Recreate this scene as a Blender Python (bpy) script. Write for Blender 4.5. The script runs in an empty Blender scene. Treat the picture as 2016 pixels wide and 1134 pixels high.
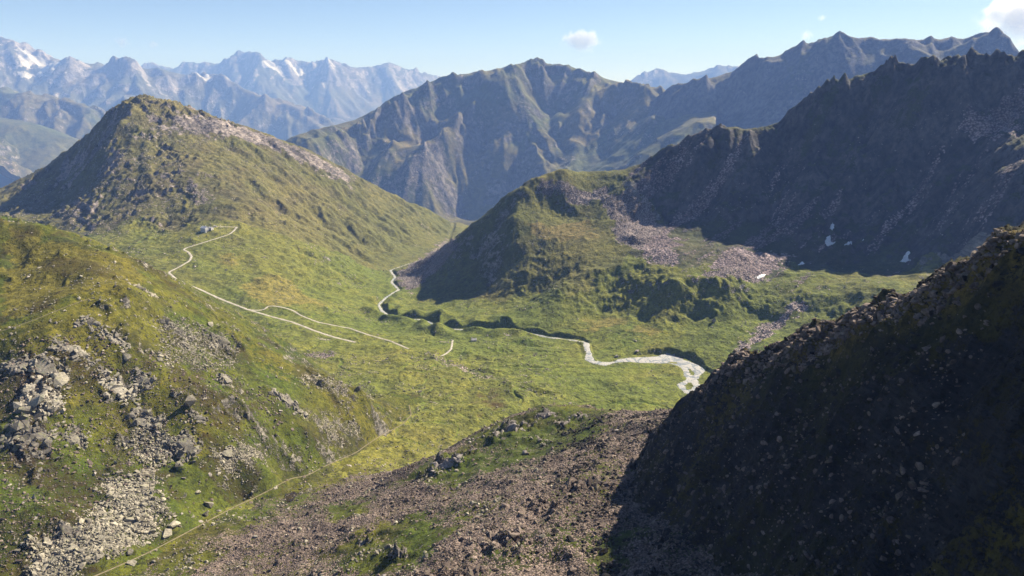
import bpy, math, random
import numpy as np
R = math.radians
rng = np.random.default_rng(7)
random.seed(7)

# ------------------------------------------------------------------ camera, sky, sun, exposure
sc = bpy.context.scene
COL = sc.collection
IW, IH, FPX, PITCH, CZ = 2016.0, 1134.0, 1362.0, R(16.2), 350.0
cam_d = bpy.data.cameras.new('camera')
cam = bpy.data.objects.new('camera', cam_d); COL.objects.link(cam)
cam.location = (0, 0, CZ)
cam.rotation_euler = (math.pi / 2 - PITCH, 0, 0)
cam_d.sensor_width = 36.0
cam_d.lens = 36.0 * FPX / IW
cam_d.clip_start = 1.0
cam_d.clip_end = 120000.0
sc.camera = cam

SUN_EL, SUN_AZ = R(38), R(50)          # azimuth clockwise from the view direction (+Y)
world = bpy.data.worlds.new('World'); sc.world = world
world.use_nodes = True
wn = world.node_tree
wn.nodes.clear()
w_out = wn.nodes.new('ShaderNodeOutputWorld')
w_bg = wn.nodes.new('ShaderNodeBackground')
w_sky = wn.nodes.new('ShaderNodeTexSky')
w_sky.sky_type = 'NISHITA'
w_sky.sun_disc = False
w_sky.sun_elevation = SUN_EL
w_sky.sun_rotation = SUN_AZ
w_sky.altitude = 2300
w_sky.air_density = 0.7
w_sky.dust_density = 0.6
w_sky.ozone_density = 1.0
w_bg.inputs['Strength'].default_value = 0.05
wn.links.new(w_sky.outputs[0], w_bg.inputs[0])
wn.links.new(w_bg.outputs[0], w_out.inputs[0])

sun_d = bpy.data.lights.new('sun', 'SUN')
sun_d.energy = 5.0
sun_d.angle = R(0.5)
sun_d.color = (1.0, 0.93, 0.82)
sun = bpy.data.objects.new('sun', sun_d); COL.objects.link(sun)
sdir = np.array([math.sin(SUN_AZ) * math.cos(SUN_EL), math.cos(SUN_AZ) * math.cos(SUN_EL), math.sin(SUN_EL)])
from mathutils import Vector, Matrix
sun.rotation_euler = Vector(sdir).to_track_quat('Z', 'Y').to_euler()

sc.view_settings.view_transform = 'Standard'
sc.view_settings.look = 'None'
sc.view_settings.exposure = 1.42
sc.view_settings.gamma = 1.0
sc.view_settings.use_curve_mapping = False
sc.cycles.use_denoising = True
sc.cycles.max_bounces = 6
sc.cycles.volume_bounces = 0
sc.cycles.diffuse_bounces = 1

HAZE_DENSITY = 6.4e-5
HAZE_COLOR = (0.25, 0.43, 1.0)
HAZE_ANISO = 0.0

# ------------------------------------------------------------------ picking helpers
CP, SP = math.cos(PITCH), math.sin(PITCH)
def ray(u, v):
    a = (u - IW / 2) / FPX; b = (v - IH / 2) / FPX
    return np.array([a, CP - b * SP, -SP - b * CP])
def P(u, v, val):
    """point of the place seen at (u, v): val > 0 is its forward distance, val < 0 its height relative to the camera"""
    r = ray(u, v)
    k = val / r[1] if val > 0 else val / r[2]
    p = r * k
    return (p[0], p[1], p[2] + CZ)
def WP(x, y, z):
    return (x, y, z + CZ)
def line(pts, step=40.0, conv=True):
    q = [np.array(P(*p)) if conv else np.array(p) for p in pts]
    out = [q[0]]
    for a, b in zip(q[:-1], q[1:]):
        n = max(1, int(np.hypot(*(b - a)[:2]) / step))
        for i in range(1, n + 1):
            out.append(a + (b - a) * i / n)
    return [tuple(o) for o in out]

# ------------------------------------------------------------------ noise
def _hash(ix, iy, seed):
    h = (ix.astype(np.uint32) * np.uint32(374761393) + iy.astype(np.uint32) * np.uint32(668265263) + np.uint32((seed * 2246822519) & 0xffffffff))
    h = (h ^ (h >> np.uint32(13))) * np.uint32(1274126177)
    return h ^ (h >> np.uint32(16))
def noise(x, y, seed=0):
    x = np.asarray(x, np.float32); y = np.asarray(y, np.float32)
    ix = np.floor(x); iy = np.floor(y)
    fx = x - ix; fy = y - iy
    ix = ix.astype(np.int32); iy = iy.astype(np.int32)
    sx = fx * fx * fx * (fx * (fx * 6 - 15) + 10); sy = fy * fy * fy * (fy * (fy * 6 - 15) + 10)
    def g(dx, dy):
        h = _hash(ix + dx, iy + dy, seed)
        a = (h & np.uint32(1023)).astype(np.float32) * np.float32(2 * math.pi / 1024)
        return np.cos(a) * (fx - dx) + np.sin(a) * (fy - dy)
    a = g(0, 0); b = g(1, 0); c = g(0, 1); d = g(1, 1)
    return ((a + (b - a) * sx) * (1 - sy) + (c + (d - c) * sx) * sy) * 1.5
def fbm(x, y, wl, octs, seed=0, gain=0.5, lac=2.03):
    s = 0; a = 1.0; f = 1.0 / wl
    for o in range(octs):
        s = s + noise(x * f + 17.3 * o, y * f - 9.1 * o, seed + o) * a
        a *= gain; f *= lac
    return s
def ridged(x, y, wl, octs, seed=0, gain=0.5, lac=2.03):
    s = 0; a = 1.0; f = 1.0 / wl; w = 1.0
    for o in range(octs):
        n = 1 - np.abs(noise(x * f + 31.7 * o, y * f + 5.3 * o, seed + o)) * 1.6
        n = np.clip(n, 0, 1) ** 2
        s = s + n * a * w
        w = np.clip(n * 1.6, 0, 1)
        a *= gain; f *= lac
    return s
def unit_ridges(*a):
    n = ridged(*a); return np.clip((n - n.mean()) / (n.std() + 1e-6), -2.2, 2.2)
def sstep(a, b, x):
    t = np.clip((x - a) / (b - a), 0, 1)
    return t * t * (3 - 2 * t)
def erosion(x, y, gx, gy, wl, octs, seed=0, slope0=0.5, gain=0.45):
    """branching gullies that run down the slope (gx, gy)"""
    h = np.zeros_like(x, np.float32); hx = np.zeros_like(h); hy = np.zeros_like(h)
    f = 1.0 / wl; a = 1.0
    m = np.hypot(gx, gy) + 1e-6
    k = np.minimum(m / slope0, 1.0) / m
    bx, by = gx * k, gy * k
    tp = np.float32(2 * math.pi)
    for o in range(octs):
        px = (x * f).astype(np.float32); py = (y * f).astype(np.float32)
        dx = by + hy; dy = -(bx + hx)
        mm = np.hypot(dx, dy); s = np.minimum(1.0, 1.25 / np.maximum(mm, 1e-6)); dx = dx * s; dy = dy * s
        ix = np.floor(px); iy = np.floor(py); fx = px - ix; fy = py - iy
        ix = ix.astype(np.int32); iy = iy.astype(np.int32)
        va = 0; vx = 0; vy = 0; wt = 0
        for i in (-1, 0, 1):
            for j in (-1, 0, 1):
                hh = _hash(ix + i, iy + j, seed + o * 7)
                r1 = (hh & np.uint32(255)).astype(np.float32) / 255; r2 = ((hh >> np.uint32(8)) & np.uint32(255)).astype(np.float32) / 255
                qx = fx - i - r1; qy = fy - j - r2
                w = np.exp(-(qx * qx + qy * qy) * 2.2)
                mg = (qx * dx + qy * dy) * tp
                va = va + np.cos(mg) * w; sn = np.sin(mg) * w
                vx = vx - sn * dx; vy = vy - sn * dy; wt = wt + w
        h = h + a * va / wt; hx = hx + a * vx / wt * 0.8; hy = hy + a * vy / wt * 0.8
        a *= gain; f *= 2.0
    return h

# ------------------------------------------------------------------ height fields
class Spline:
    def __init__(s, pts, lam=0.0, c=0.0):
        p = np.array(pts, float)
        key = np.round(p[:, :2], 1); _, idx = np.unique(key, axis=0, return_index=True); p = p[idx]
        s.c2 = c * c; s.x = p[:, :2]; n = len(p)
        s.m = p[:, :2].mean(0); s.sc = 1000.0
        d = np.sqrt(((s.x[:, None] - s.x[None]) ** 2).sum(-1) + s.c2)
        A = np.zeros((n + 3, n + 3)); A[:n, :n] = -d; A[:n, :n] += np.eye(n) * lam
        q = np.c_[np.ones(n), (s.x - s.m) / s.sc]; A[:n, n:] = q; A[n:, :n] = q.T
        sol = np.linalg.solve(A, np.r_[p[:, 2], 0, 0, 0])
        s.w = sol[:n]; s.q = sol[n:]
    def __call__(s, X, Y):
        sh = X.shape; x = X.ravel(); y = Y.ravel(); out = np.empty(x.size)
        for i in range(0, x.size, 20000):
            a = x[i:i + 20000]; b = y[i:i + 20000]
            d = np.sqrt((a[:, None] - s.x[None, :, 0]) ** 2 + (b[:, None] - s.x[None, :, 1]) ** 2 + s.c2)
            out[i:i + 20000] = -(d @ s.w) + s.q[0] + (a - s.m[0]) / s.sc * s.q[1] + (b - s.m[1]) / s.sc * s.q[2]
        return out.reshape(sh)

class Land:
    """height field on a fan of radial lines, finer where it is nearer"""
    def __init__(s, az0, az1, r0, r1, na, nr):
        s.az0, s.az1, s.l0, s.l1, s.na, s.nr = R(az0), R(az1), math.log(r0), math.log(r1), na, nr
        s.az = np.linspace(s.az0, s.az1, na); s.r = np.exp(np.linspace(s.l0, s.l1, nr))
        A, D = np.meshgrid(s.az, s.r); s.X = (np.sin(A) * D); s.Y = (np.cos(A) * D); s.D = D; s.A = A
        s.attr = {}
    def base(s, spl, stride=3):
        ia = np.unique(np.r_[np.arange(0, s.na, stride), s.na - 1]); ir = np.unique(np.r_[np.arange(0, s.nr, stride), s.nr - 1])
        Zc = spl(s.X[np.ix_(ir, ia)], s.Y[np.ix_(ir, ia)])
        Zr = np.empty((len(ir), s.na)); xa = np.arange(s.na)
        for i in range(len(ir)): Zr[i] = np.interp(xa, ia, Zc[i])
        Z = np.empty((s.nr, s.na)); k = np.searchsorted(ir, np.arange(s.nr), side='right') - 1; k = np.clip(k, 0, len(ir) - 2)
        t = (np.arange(s.nr) - ir[k]) / (ir[k + 1] - ir[k])
        s.Z = Zr[k] * (1 - t)[:, None] + Zr[k + 1] * t[:, None]
    def grad(s, smooth=0):
        Z = s.Z
        for _ in range(smooth):
            Zp = np.pad(Z, 1, mode='edge'); Z = (Zp[:-2, 1:-1] + Zp[2:, 1:-1] + Zp[1:-1, :-2] + Zp[1:-1, 2:] + Z) / 5
        zr = np.gradient(Z, axis=0) / np.gradient(s.D, axis=0)
        za = np.gradient(Z, axis=1) / (s.D * (s.az[1] - s.az[0]))
        return (zr * np.sin(s.A) + za * np.cos(s.A)).astype(np.float32), (zr * np.cos(s.A) - za * np.sin(s.A)).astype(np.float32)
    def h(s, x, y):
        x = np.asarray(x, float); y = np.asarray(y, float)
        a = np.arctan2(x, y); l = np.log(np.maximum(np.hypot(x, y), 1e-3))
        i = (a - s.az0) / (s.az1 - s.az0) * (s.na - 1); j = (l - s.l0) / (s.l1 - s.l0) * (s.nr - 1)
        ok = (i >= 0) & (i <= s.na - 1) & (j >= 0) & (j <= s.nr - 1)
        i = np.clip(i, 0, s.na - 1.001); j = np.clip(j, 0, s.nr - 1.001)
        i0 = i.astype(int); j0 = j.astype(int); fi = i - i0; fj = j - j0
        Z = s.Z
        z = (Z[j0, i0] * (1 - fi) + Z[j0, i0 + 1] * fi) * (1 - fj) + (Z[j0 + 1, i0] * (1 - fi) + Z[j0 + 1, i0 + 1] * fi) * fj
        return np.where(ok, z, -1e6)
LANDS = {}
def H(x, y, skip=None, only=None):
    z = None
    for k, L in LANDS.items():
        if k == skip or (only and k not in only): continue
        q = L.h(x, y); z = q if z is None else np.maximum(z, q)
    return z
def hit(u, v, only=None, far=30000.0):
    """first terrain point met by the sight line through (u, v)"""
    r = ray(u, v); r = r / math.hypot(r[0], r[1])
    d = np.exp(np.linspace(math.log(60), math.log(far), 4000))
    z = CZ + r[2] * d - H(r[0] * d, r[1] * d, only=only)
    k = np.nonzero(z < 0)[0]
    if len(k) == 0: return None
    k = k[0]
    if k == 0: dd = d[0]
    else: dd = d[k - 1] + (d[k] - d[k - 1]) * z[k - 1] / (z[k - 1] - z[k])
    return np.array([r[0] * dd, r[1] * dd, CZ + r[2] * dd])
def poly_sd(poly, x, y):
    """signed distance (inside positive) of points to a ground polygon"""
    poly = np.asarray(poly)[:, :2]; ins = np.zeros(x.shape, bool); d2 = np.full(x.shape, 1e18)
    for a, b in zip(poly, np.roll(poly, -1, 0)):
        e = b - a; t = np.clip(((x - a[0]) * e[0] + (y - a[1]) * e[1]) / (e @ e + 1e-9), 0, 1)
        d2 = np.minimum(d2, (x - a[0] - t * e[0]) ** 2 + (y - a[1] - t * e[1]) ** 2)
        c = ((a[1] <= y) & (b[1] > y)) | ((b[1] <= y) & (a[1] > y))
        xi = a[0] + (y - a[1]) / (e[1] + 1e-12) * e[0]
        ins ^= c & (x < xi)
    return np.where(ins, 1, -1) * np.sqrt(d2)
def line_dist(pl, x, y, vals=None):
    pl = np.asarray(pl); best = np.full(x.shape, 1e18); val = np.zeros(x.shape)
    for k in range(len(pl) - 1):
        a = pl[k, :2]; e = pl[k + 1, :2] - a
        t = np.clip(((x - a[0]) * e[0] + (y - a[1]) * e[1]) / (e @ e + 1e-9), 0, 1)
        d = (x - a[0] - t * e[0]) ** 2 + (y - a[1] - t * e[1]) ** 2
        m = d < best; best = np.where(m, d, best)
        if vals is not None: val = np.where(m, vals[k] + (vals[k + 1] - vals[k]) * t, val)
    return (np.sqrt(best), val) if vals is not None else np.sqrt(best)

# ------------------------------------------------------------------ the valley with its peak, spur and ridge
V = Land(-41, 42, 420, 2900, 1000, 760)
vp = []
A_ = lambda *a: vp.extend(P(*q) for q in a)
L_ = lambda pts, step=40: vp.extend(line(pts, step))
RIVER = [(1372,790,-352),(1392,745,-352),(1350,712,-352),(1290,703,-352.5),(1215,708,-353),(1180,712,-353.5),(1158,703,-354),(1152,680,-355),(1138,671,-357),
         (1080,664,-360),(1040,655,-362),(990,650,-364),(935,649,-366),(895,648,-369),(862,644,-372),(845,634,-374),(825,628,-376),(800,629,-378),(775,628,-381),(752,612,-384),(745,600,-386),(760,585,-390),
         (785,570,-395),(770,555,-400),(778,545,-405),(768,532,-411)]
L_([(768,532,-411)] + [], 40)
RIV_W = [P(*p) for p in RIVER] + [WP(-215, 1750, -424), WP(-190, 2000, -440), WP(-200, 2300, -462), WP(-230, 2700, -520)]
vp.extend(line(RIV_W, 50, False))
# meadows
A_((500,612,-335),(620,640,-345),(600,560,-345),(700,600,-373),(740,650,-370),(900,700,-356),(800,690,-354),(650,680,-345),(1000,720,-350),(900,760,-347),(1050,780,-347),(1250,760,-350),
   (1300,795,-349),(800,800,-338),(700,850,-322),(640,900,-306),(560,950,-288),(400,1020,-262),(200,1130,-238),(900,800,-342),(1000,670,-358),(930,670,-362),(850,670,-364),(960,830,-340),
   (380,605,-326),(400,560,-315),(330,540,-300),(560,700,-338),(600,740,-333),(480,680,-330),(1130,740,-351),(1100,690,-352),(1200,800,-347))
# land beyond the stream
A_((860,620,-368),(960,630,-360),(1060,640,-353),(900,605,-370),(1000,605,-358),(1130,650,-349),(1200,655,-346),(1240,640,-340),(1180,625,-345),(1300,690,-346),(1270,600,-325),
   (1360,620,-325),(1420,650,-328),(1390,700,-344),(1440,700,-340),(1420,750,-348),(820,600,-384),(790,590,-392),(800,560,-398),(790,610,-384))
# hut shelf
A_((405,457,-275),(465,452,-276),(370,492,-290),(440,520,-305),(550,480,-300),(550,540,-325),(650,560,-355),(700,540,-376),(250,470,-285),(150,450,-285),(60,425,-280),(0,430,-285),(330,450,-280),(500,450,-280),(620,500,-325))
# left peak
L_([(0,393,2110),(80,335,2060),(160,275,1990),(205,222,1925),(250,197,1880),(290,190,1900),(340,203,1910),(430,237,1960),(520,265,2020),(600,291,2060),(660,325,2100),(740,368,2180),(800,395,2230),(890,437,2330)], 60)
L_([(250,200,1875),(240,235,1770),(230,290,1680),(218,340,1600),(190,385,1540)], 60)
A_((320,300,1690),(330,380,1520),(420,330,1640),(430,400,1470),(300,425,1420),(500,400,1520),(520,330,1780),(100,382,1870),(130,350,1940),(180,320,1840),(150,360,1840),(60,400,1640),(390,270,1800),(300,240,1800),
   (600,400,1740),(700,440,1780),(650,380,1900),(560,300,1960),(800,480,1840),(740,500,1640),(850,462,2050),(880,445,2250),(690,500,1560),(560,430,1580),(640,470,1540),(120,410,1600))
vp += [WP(-1000,2600,-380), WP(-1500,2300,-420), WP(-1900,1700,-420), WP(-1500,1600,-330), WP(-600,2750,-480), WP(-1500,2900,-560), WP(-1100,1300,-330), WP(-800,800,-330), WP(-500,450,-300), WP(-2200,2400,-500),
       WP(-90,2500,-520), WP(100,2900,-560), WP(-350,2900,-560)]
# side spur
L_([(1228,340,1500),(1180,338,1470),(1115,330,1440),(1060,348,1420),(1020,375,1400),(960,425,1420),(880,482,1470),(820,512,1530),(790,530,1560)], 50)
L_([(1020,375,1400),(1000,430,1330),(1010,480,1270),(1040,530,1200)], 50)
A_((830,590,1250),(880,597,1200),(900,540,1335),(950,500,1355),(960,560,1245),(1000,600,1130),(1060,575,1150),(1060,500,1240),(1100,420,1360),(1150,430,1330),(1250,490,1200),(1200,530,1120),(1100,560,1120),(1130,600,1050),
   (1060,400,1380),(1150,370,1420),(1210,400,1350),(1130,480,1240),(820,545,1450),(860,520,1440),(1200,460,1260))
vp += [WP(0,1750,-330), WP(-80,1900,-420), WP(150,2000,-380)]
# right ridge
CREST = [(1228,340,1500),(1290,312,1480),(1350,280,1455),(1420,250,1440),(1475,248,1435),(1530,238,1425),(1580,205,1415),(1640,155,1405),(1700,140,1395),(1760,107,1380),(1810,120,1360),(1850,122,1345),(1895,112,1330),(1930,97,1310),(1975,105,1295),(2030,100,1280),(2120,150,1250)]
L_(CREST, 25)
for q in line(CREST[1:], 60):
    vp += [(q[0] + 22, q[1] + 30, q[2] - 30), (q[0] + 75, q[1] + 100, q[2] - 110)]
L_([(1240,470,-262),(1290,510,-275),(1320,552,-285),(1400,548,-281),(1500,532,-280),(1650,522,-275),(1780,515,-262),(1880,508,-245)], 50)
A_((1400,400,1310),(1300,430,1305),(1500,420,1260),(1600,350,1290),(1800,350,1200),(1700,250,1345),(1560,300,1355),(1900,300,1190),(1700,430,1180),(1850,430,1110),(1600,450,1175),(1450,470,1190),(1950,420,1000),(2016,330,1030),(1960,215,1215),(2016,215,1200),(2050,250,1150),(1940,260,1180),(1330,350,1370),(1900,180,1265))
A_((1500,620,-320),(1600,600,-300),(1750,570,-268),(1650,650,-315),(1450,690,-338),(1880,530,-250),(1560,560,-288),(1480,560,-292),(1700,545,-272),(1350,580,-300),(1650,720,-320),(1560,700,-325),(1900,640,-280))
vp += [WP(1000,1900,-250), WP(600,2000,-330), WP(1500,1600,-100), WP(1400,2300,-400), WP(400,2500,-520), WP(1000,2700,-520), WP(1900,2200,-300), WP(500,600,-320), WP(900,800,-240), WP(1300,1000,-60), WP(1600,1200,-30), WP(300,450,-320), WP(0,420,-320)]
V.base(Spline(vp, lam=6.0, c=6.0))
X, Y = V.X, V.Y
rd, rv = line_dist(RIV_W, X, Y, np.arange(len(RIV_W)).astype(float))
Zs = V.Z.copy()
gx, gy = V.grad(4); slope = np.hypot(gx, gy)
steep = sstep(0.22, 0.55, slope)
near_riv = 1 - sstep(15, 120, rd)
def blob(u, v, d, r):
    p = P(u, v, d); return np.exp(-((X - p[0]) ** 2 + (Y - p[1]) ** 2) / (r * r))
spur_m = np.clip(blob(1080,450,1300,190) + blob(1180,380,1400,130), 0, 1)
ridge_m = sstep(0.25, 0.6, blob(1500,350,1300,260) + blob(1700,250,1300,260) + blob(1900,250,1200,260))
peak_m = np.clip(blob(300,300,1700,330) + blob(120,380,1750,300), 0, 1)
V.Z = V.Z + erosion(X, Y, gx, gy, 150, 4, 3, 0.55, 0.5) * steep * (8 + 7 * ridge_m - 5 * spur_m - 3 * peak_m + 4 * blob(650,400,1800,260))
V.Z += (1 - steep * 0.5) * (1 - near_riv * 0.7) * (fbm(X, Y, 170, 3, 11) * 5 + ridged(X, Y, 70, 3, 15) * 2.6 - 2)
V.Z += fbm(X, Y, 30, 4, 21, 0.55) * (1.7 - 0.7 * spur_m + (3.0 - 2.0 * spur_m) * steep) * (1 - near_riv * 0.6)
V.Z += fbm(X, Y, 6, 2, 29, 0.6) * (0.4 + (0.8 - 0.4 * spur_m) * steep)
# crags: ledges of rock on the peak and the ridges
crag_n = fbm(X, Y, 75, 4, 33, 0.6)
crag_v = sstep(0.0, 0.35, crag_n) * np.clip(peak_m * 1.3 + 0.25 * steep, 0, 1)
crag_v = crag_v * (1 - 0.8 * np.clip(blob(560,360,1750,220) + blob(700,420,1850,250), 0, 1))
V.Z += crag_v * (ridged(X, Y, 26, 4, 35, 0.6) - 0.8) * 7
crest_r = line(CREST[6:-1], 60)
def arc(pl):
    p = np.asarray(pl); return np.r_[0, np.cumsum(np.hypot(*np.diff(p[:, :2], axis=0).T))]
cd, cs = line_dist(crest_r, X, Y, arc(crest_r))
V.Z += (1 - sstep(8, 55, cd)) * (unit_ridges(cs, cs * 0 + 0.37, 70, 6, 37, 0.62) * 3.0 + unit_ridges(X, Y, 30, 3, 38, 0.55) * 1.5)
crest_p = line([(205,222,1900),(250,197,1880),(290,190,1900),(340,203,1910),(430,237,1960)], 60)
V.Z += (1 - sstep(5, 70, line_dist(crest_p, X, Y))) * (ridged(X, Y, 30, 4, 39, 0.6) - 0.8) * 8
# little drainage lines in the pasture
creek = np.abs(noise(X / 120 + fbm(X, Y, 50, 2, 81) * 0.25, Y / 120, 83)); creek2 = np.abs(noise(X / 60 + 3.3, Y / 60 + fbm(X, Y, 30, 2, 85) * 0.2, 87))
flat = 1 - sstep(0.12, 0.3, slope)
V.creek = np.clip((1 - sstep(0.012, 0.035, creek)) + 0.7 * (1 - sstep(0.012, 0.04, creek2)) * sstep(0, 0.4, noise(X / 200, Y / 200, 89)), 0, 1) * flat
V.Z -= V.creek * 1.5
rd = rd + fbm(X, Y, 22, 3, 91, 0.6) * 4.0 * sstep(6, 16, rd)
# stream bed: a cut with a steep bank, shallow where the gravel fans out
cut = np.clip(0.8 + 1.1 * noise(X / 34, Y / 34, 93), 0.15, 1.6) * np.interp(rv, [0, 6, 8, 9, 11, 19, 21, 25, 40], [2.0, 2.0, 3.5, 10, 14, 14, 6, 4, 4])
wid = np.interp(rv, [0, 1, 3, 6, 8, 9, 20, 25, 40], [20, 16, 13, 9, 8, 5, 5, 4, 4])
zr = np.interp(rv, np.arange(len(RIV_W)), [p[2] for p in RIV_W])
bank = sstep(0, 1, (rd - wid) / np.maximum(cut * 0.85, 3))
V.Z = np.where(rd < 60, (zr - 0.5) * (1 - bank) + (V.Z + np.maximum(zr + cut * 0.8 - V.Z, 0) * (1 - sstep(18, 60, rd))) * bank, V.Z)
LANDS['valley'] = V

def mesh_from(name, land, keep, mats):
    idx = -np.ones(land.X.shape, np.int64)
    q = keep
    vm = np.zeros(land.X.shape, bool)
    vm[:-1, :-1] |= q; vm[1:, :-1] |= q; vm[:-1, 1:] |= q; vm[1:, 1:] |= q
    n = int(vm.sum()); idx[vm] = np.arange(n)
    co = np.stack([land.X[vm], land.Y[vm], land.Z[vm]], 1).astype(np.float32)
    a = idx[:-1, :-1][q]; b = idx[:-1, 1:][q]; c = idx[1:, 1:][q]; d = idx[1:, :-1][q]
    f = np.stack([a, b, c, d], 1).astype(np.int32)
    me = bpy.data.meshes.new(name)
    me.vertices.add(n); me.vertices.foreach_set('co', co.ravel())
    me.loops.add(f.size); me.loops.foreach_set('vertex_index', f.ravel())
    me.polygons.add(len(f)); me.polygons.foreach_set('loop_start', np.arange(0, f.size, 4, dtype=np.int32)); me.polygons.foreach_set('loop_total', np.full(len(f), 4, np.int32))
    me.polygons.foreach_set('use_smooth', np.ones(len(f), bool))
    me.update()
    for k, arr in land.attr.items():
        at = me.attributes.new(k, 'FLOAT', 'POINT'); at.data.foreach_set('value', arr[vm].astype(np.float32))
    o = bpy.data.objects.new(name, me); COL.objects.link(o)
    for m in mats: me.materials.append(m)
    o['kind'] = 'structure'
    return o

# ------------------------------------------------------------------ grassy rocky knoll at the left
K = Land(-44, 4, 230, 900, 640, 520)
kp = []
A_ = lambda *a: kp.extend(P(*q) for q in a)
L_ = lambda pts, step=25: kp.extend(line(pts, step))
L_([(-120,400,660),(0,430,640),(130,472,630),(230,502,620),(300,546,605),(345,588,590),(400,636,580),(470,688,570),(540,720,575),(620,752,590),(720,775,610)])
L_([(-100,690,440),(0,655,452),(100,622,470),(190,592,500),(270,575,530)])
A_((100,572,545),(0,590,530),(60,530,580),(180,540,570),(0,500,600))
A_((0,800,405),(0,900,372),(0,1000,338),(0,1134,296),(100,760,425),(120,880,390),(100,1000,340),(60,1134,300),(-100,1134,290),(-100,900,365),
   (200,700,462),(200,800,430),(220,900,402),(200,1000,362),(300,640,530),(300,750,462),(300,850,434),(300,950,392),(400,700,525),(400,800,462),(400,900,425),(340,1000,372),
   (500,760,528),(500,850,470),(520,920,442),(600,800,535),(620,860,510),(700,820,580),(250,1080,322),(430,960,412))
HOLLOW = [(790,815,-340),(745,855,-322),(700,890,-311),(640,915,-300),(560,952,-288.5),(480,985,-275),(400,1022,-263),(300,1072,-250),(200,1132,-239),(110,1190,-230)]
L_(HOLLOW)
kp += [WP(-420,760,-210), WP(-300,760,-260), WP(-200,720,-330), WP(-100,730,-345), WP(-600,820,-220), WP(0,600,-380), WP(-40,450,-330), WP(-60,330,-290), WP(-90,260,-260), WP(-20,850,-420),WP(-200,880,-400),WP(-500,900,-330)]
K.base(Spline(kp, lam=2.0, c=4.0))
X, Y = K.X, K.Y
gx, gy = K.grad(5); slope = np.hypot(gx, gy)
K.Z += fbm(X, Y, 90, 3, 41) * 4 + erosion(X, Y, gx, gy, 70, 3, 43, 0.5) * 2.0
rock_n = fbm(X, Y, 45, 4, 47, 0.6)
craggy = sstep(0.1, 0.5, rock_n) * sstep(0.15, 0.35, slope)
K.Z += craggy * (ridged(X, Y, 20, 3, 51, 0.55) * 3.2 - 1.5) + fbm(X, Y, 14, 4, 57, 0.55) * 0.8 + fbm(X, Y, 2.6, 2, 59) * 0.25
K.crag = craggy
LANDS['knoll'] = K

# ------------------------------------------------------------------ scree spur below the camera
S = Land(-41, 36, 120, 560, 600, 360)
sp = []
A_ = lambda *a: sp.extend(P(*q) for q in a)
L_ = lambda pts, step=20: sp.extend(line(pts, step))
L_([(1420,800,400),(1340,805,425),(1240,812,445),(1150,800,462),(1080,798,470),(1010,815,462),(955,842,448),(890,880,425),(820,920,402),(790,945,395)])
A_((1330,850,340),(1250,890,328),(1170,940,300),(1050,990,275),(970,1060,242),(910,1134,216),(880,1200,195))
A_((1240,860,345),(1090,930,310),(1000,965,295),(900,1060,250),(830,1134,220),(1300,1050,230),(1440,1134,190),(1200,1134,206),(1100,1050,238),(1300,960,275),(1420,1050,214),(1000,1134,208),
   (1000,900,375),(1100,850,410),(900,960,345),(800,1000,330),(700,1050,300),(800,1080,262),(650,1134,262),(500,1134,285),(720,960,405),(640,980,410),(560,1040,350),(450,1100,318),(1080,880,380),(1600,1134,165),(1750,1134,155))
sp += [WP(150,600,-320), WP(30,560,-340), WP(-60,540,-350), WP(200,520,-280), WP(-120,200,-200),WP(-60,150,-170),WP(0,120,-120),WP(60,120,-105)]
sp += [(p[0], p[1], p[2] - 0.8) for p in line(HOLLOW, 20)] + [(p[0] - 40, p[1] + 45, p[2] - 14) for p in line(HOLLOW[1:], 40)]
S.base(Spline(sp, lam=1.0, c=3.0))
X, Y = S.X, S.Y
gx, gy = S.grad(4)
S.Z += fbm(X, Y, 40, 3, 61) * 2.2 + ridged(X, Y, 26, 3, 63) * 1.3 - 1
S.Z += fbm(X, Y, 8, 4, 67, 0.6) * 0.55
LANDS['spur'] = S

# ------------------------------------------------------------------ steep dark slope at the right
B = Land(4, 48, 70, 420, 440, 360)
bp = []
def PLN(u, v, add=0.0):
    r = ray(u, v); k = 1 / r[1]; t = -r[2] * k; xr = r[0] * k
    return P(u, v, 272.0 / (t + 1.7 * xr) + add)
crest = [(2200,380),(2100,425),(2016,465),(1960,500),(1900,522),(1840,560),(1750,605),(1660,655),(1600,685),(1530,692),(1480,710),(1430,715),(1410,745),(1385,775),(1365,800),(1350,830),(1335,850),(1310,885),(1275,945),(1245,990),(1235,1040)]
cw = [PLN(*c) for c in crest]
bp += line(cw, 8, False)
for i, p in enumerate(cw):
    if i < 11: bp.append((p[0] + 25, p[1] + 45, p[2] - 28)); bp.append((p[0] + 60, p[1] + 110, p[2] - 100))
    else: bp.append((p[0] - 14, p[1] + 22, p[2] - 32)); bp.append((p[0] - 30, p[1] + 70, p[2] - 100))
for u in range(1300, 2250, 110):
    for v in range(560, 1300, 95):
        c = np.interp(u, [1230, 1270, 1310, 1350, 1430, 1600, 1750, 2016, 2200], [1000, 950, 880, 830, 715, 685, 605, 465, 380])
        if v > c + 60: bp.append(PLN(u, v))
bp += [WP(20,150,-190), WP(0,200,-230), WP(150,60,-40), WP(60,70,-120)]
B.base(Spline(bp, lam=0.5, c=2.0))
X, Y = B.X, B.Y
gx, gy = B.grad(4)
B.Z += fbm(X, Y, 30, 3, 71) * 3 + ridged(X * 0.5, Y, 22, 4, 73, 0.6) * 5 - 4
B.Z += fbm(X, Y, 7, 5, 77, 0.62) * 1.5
LANDS['slope'] = B

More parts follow.
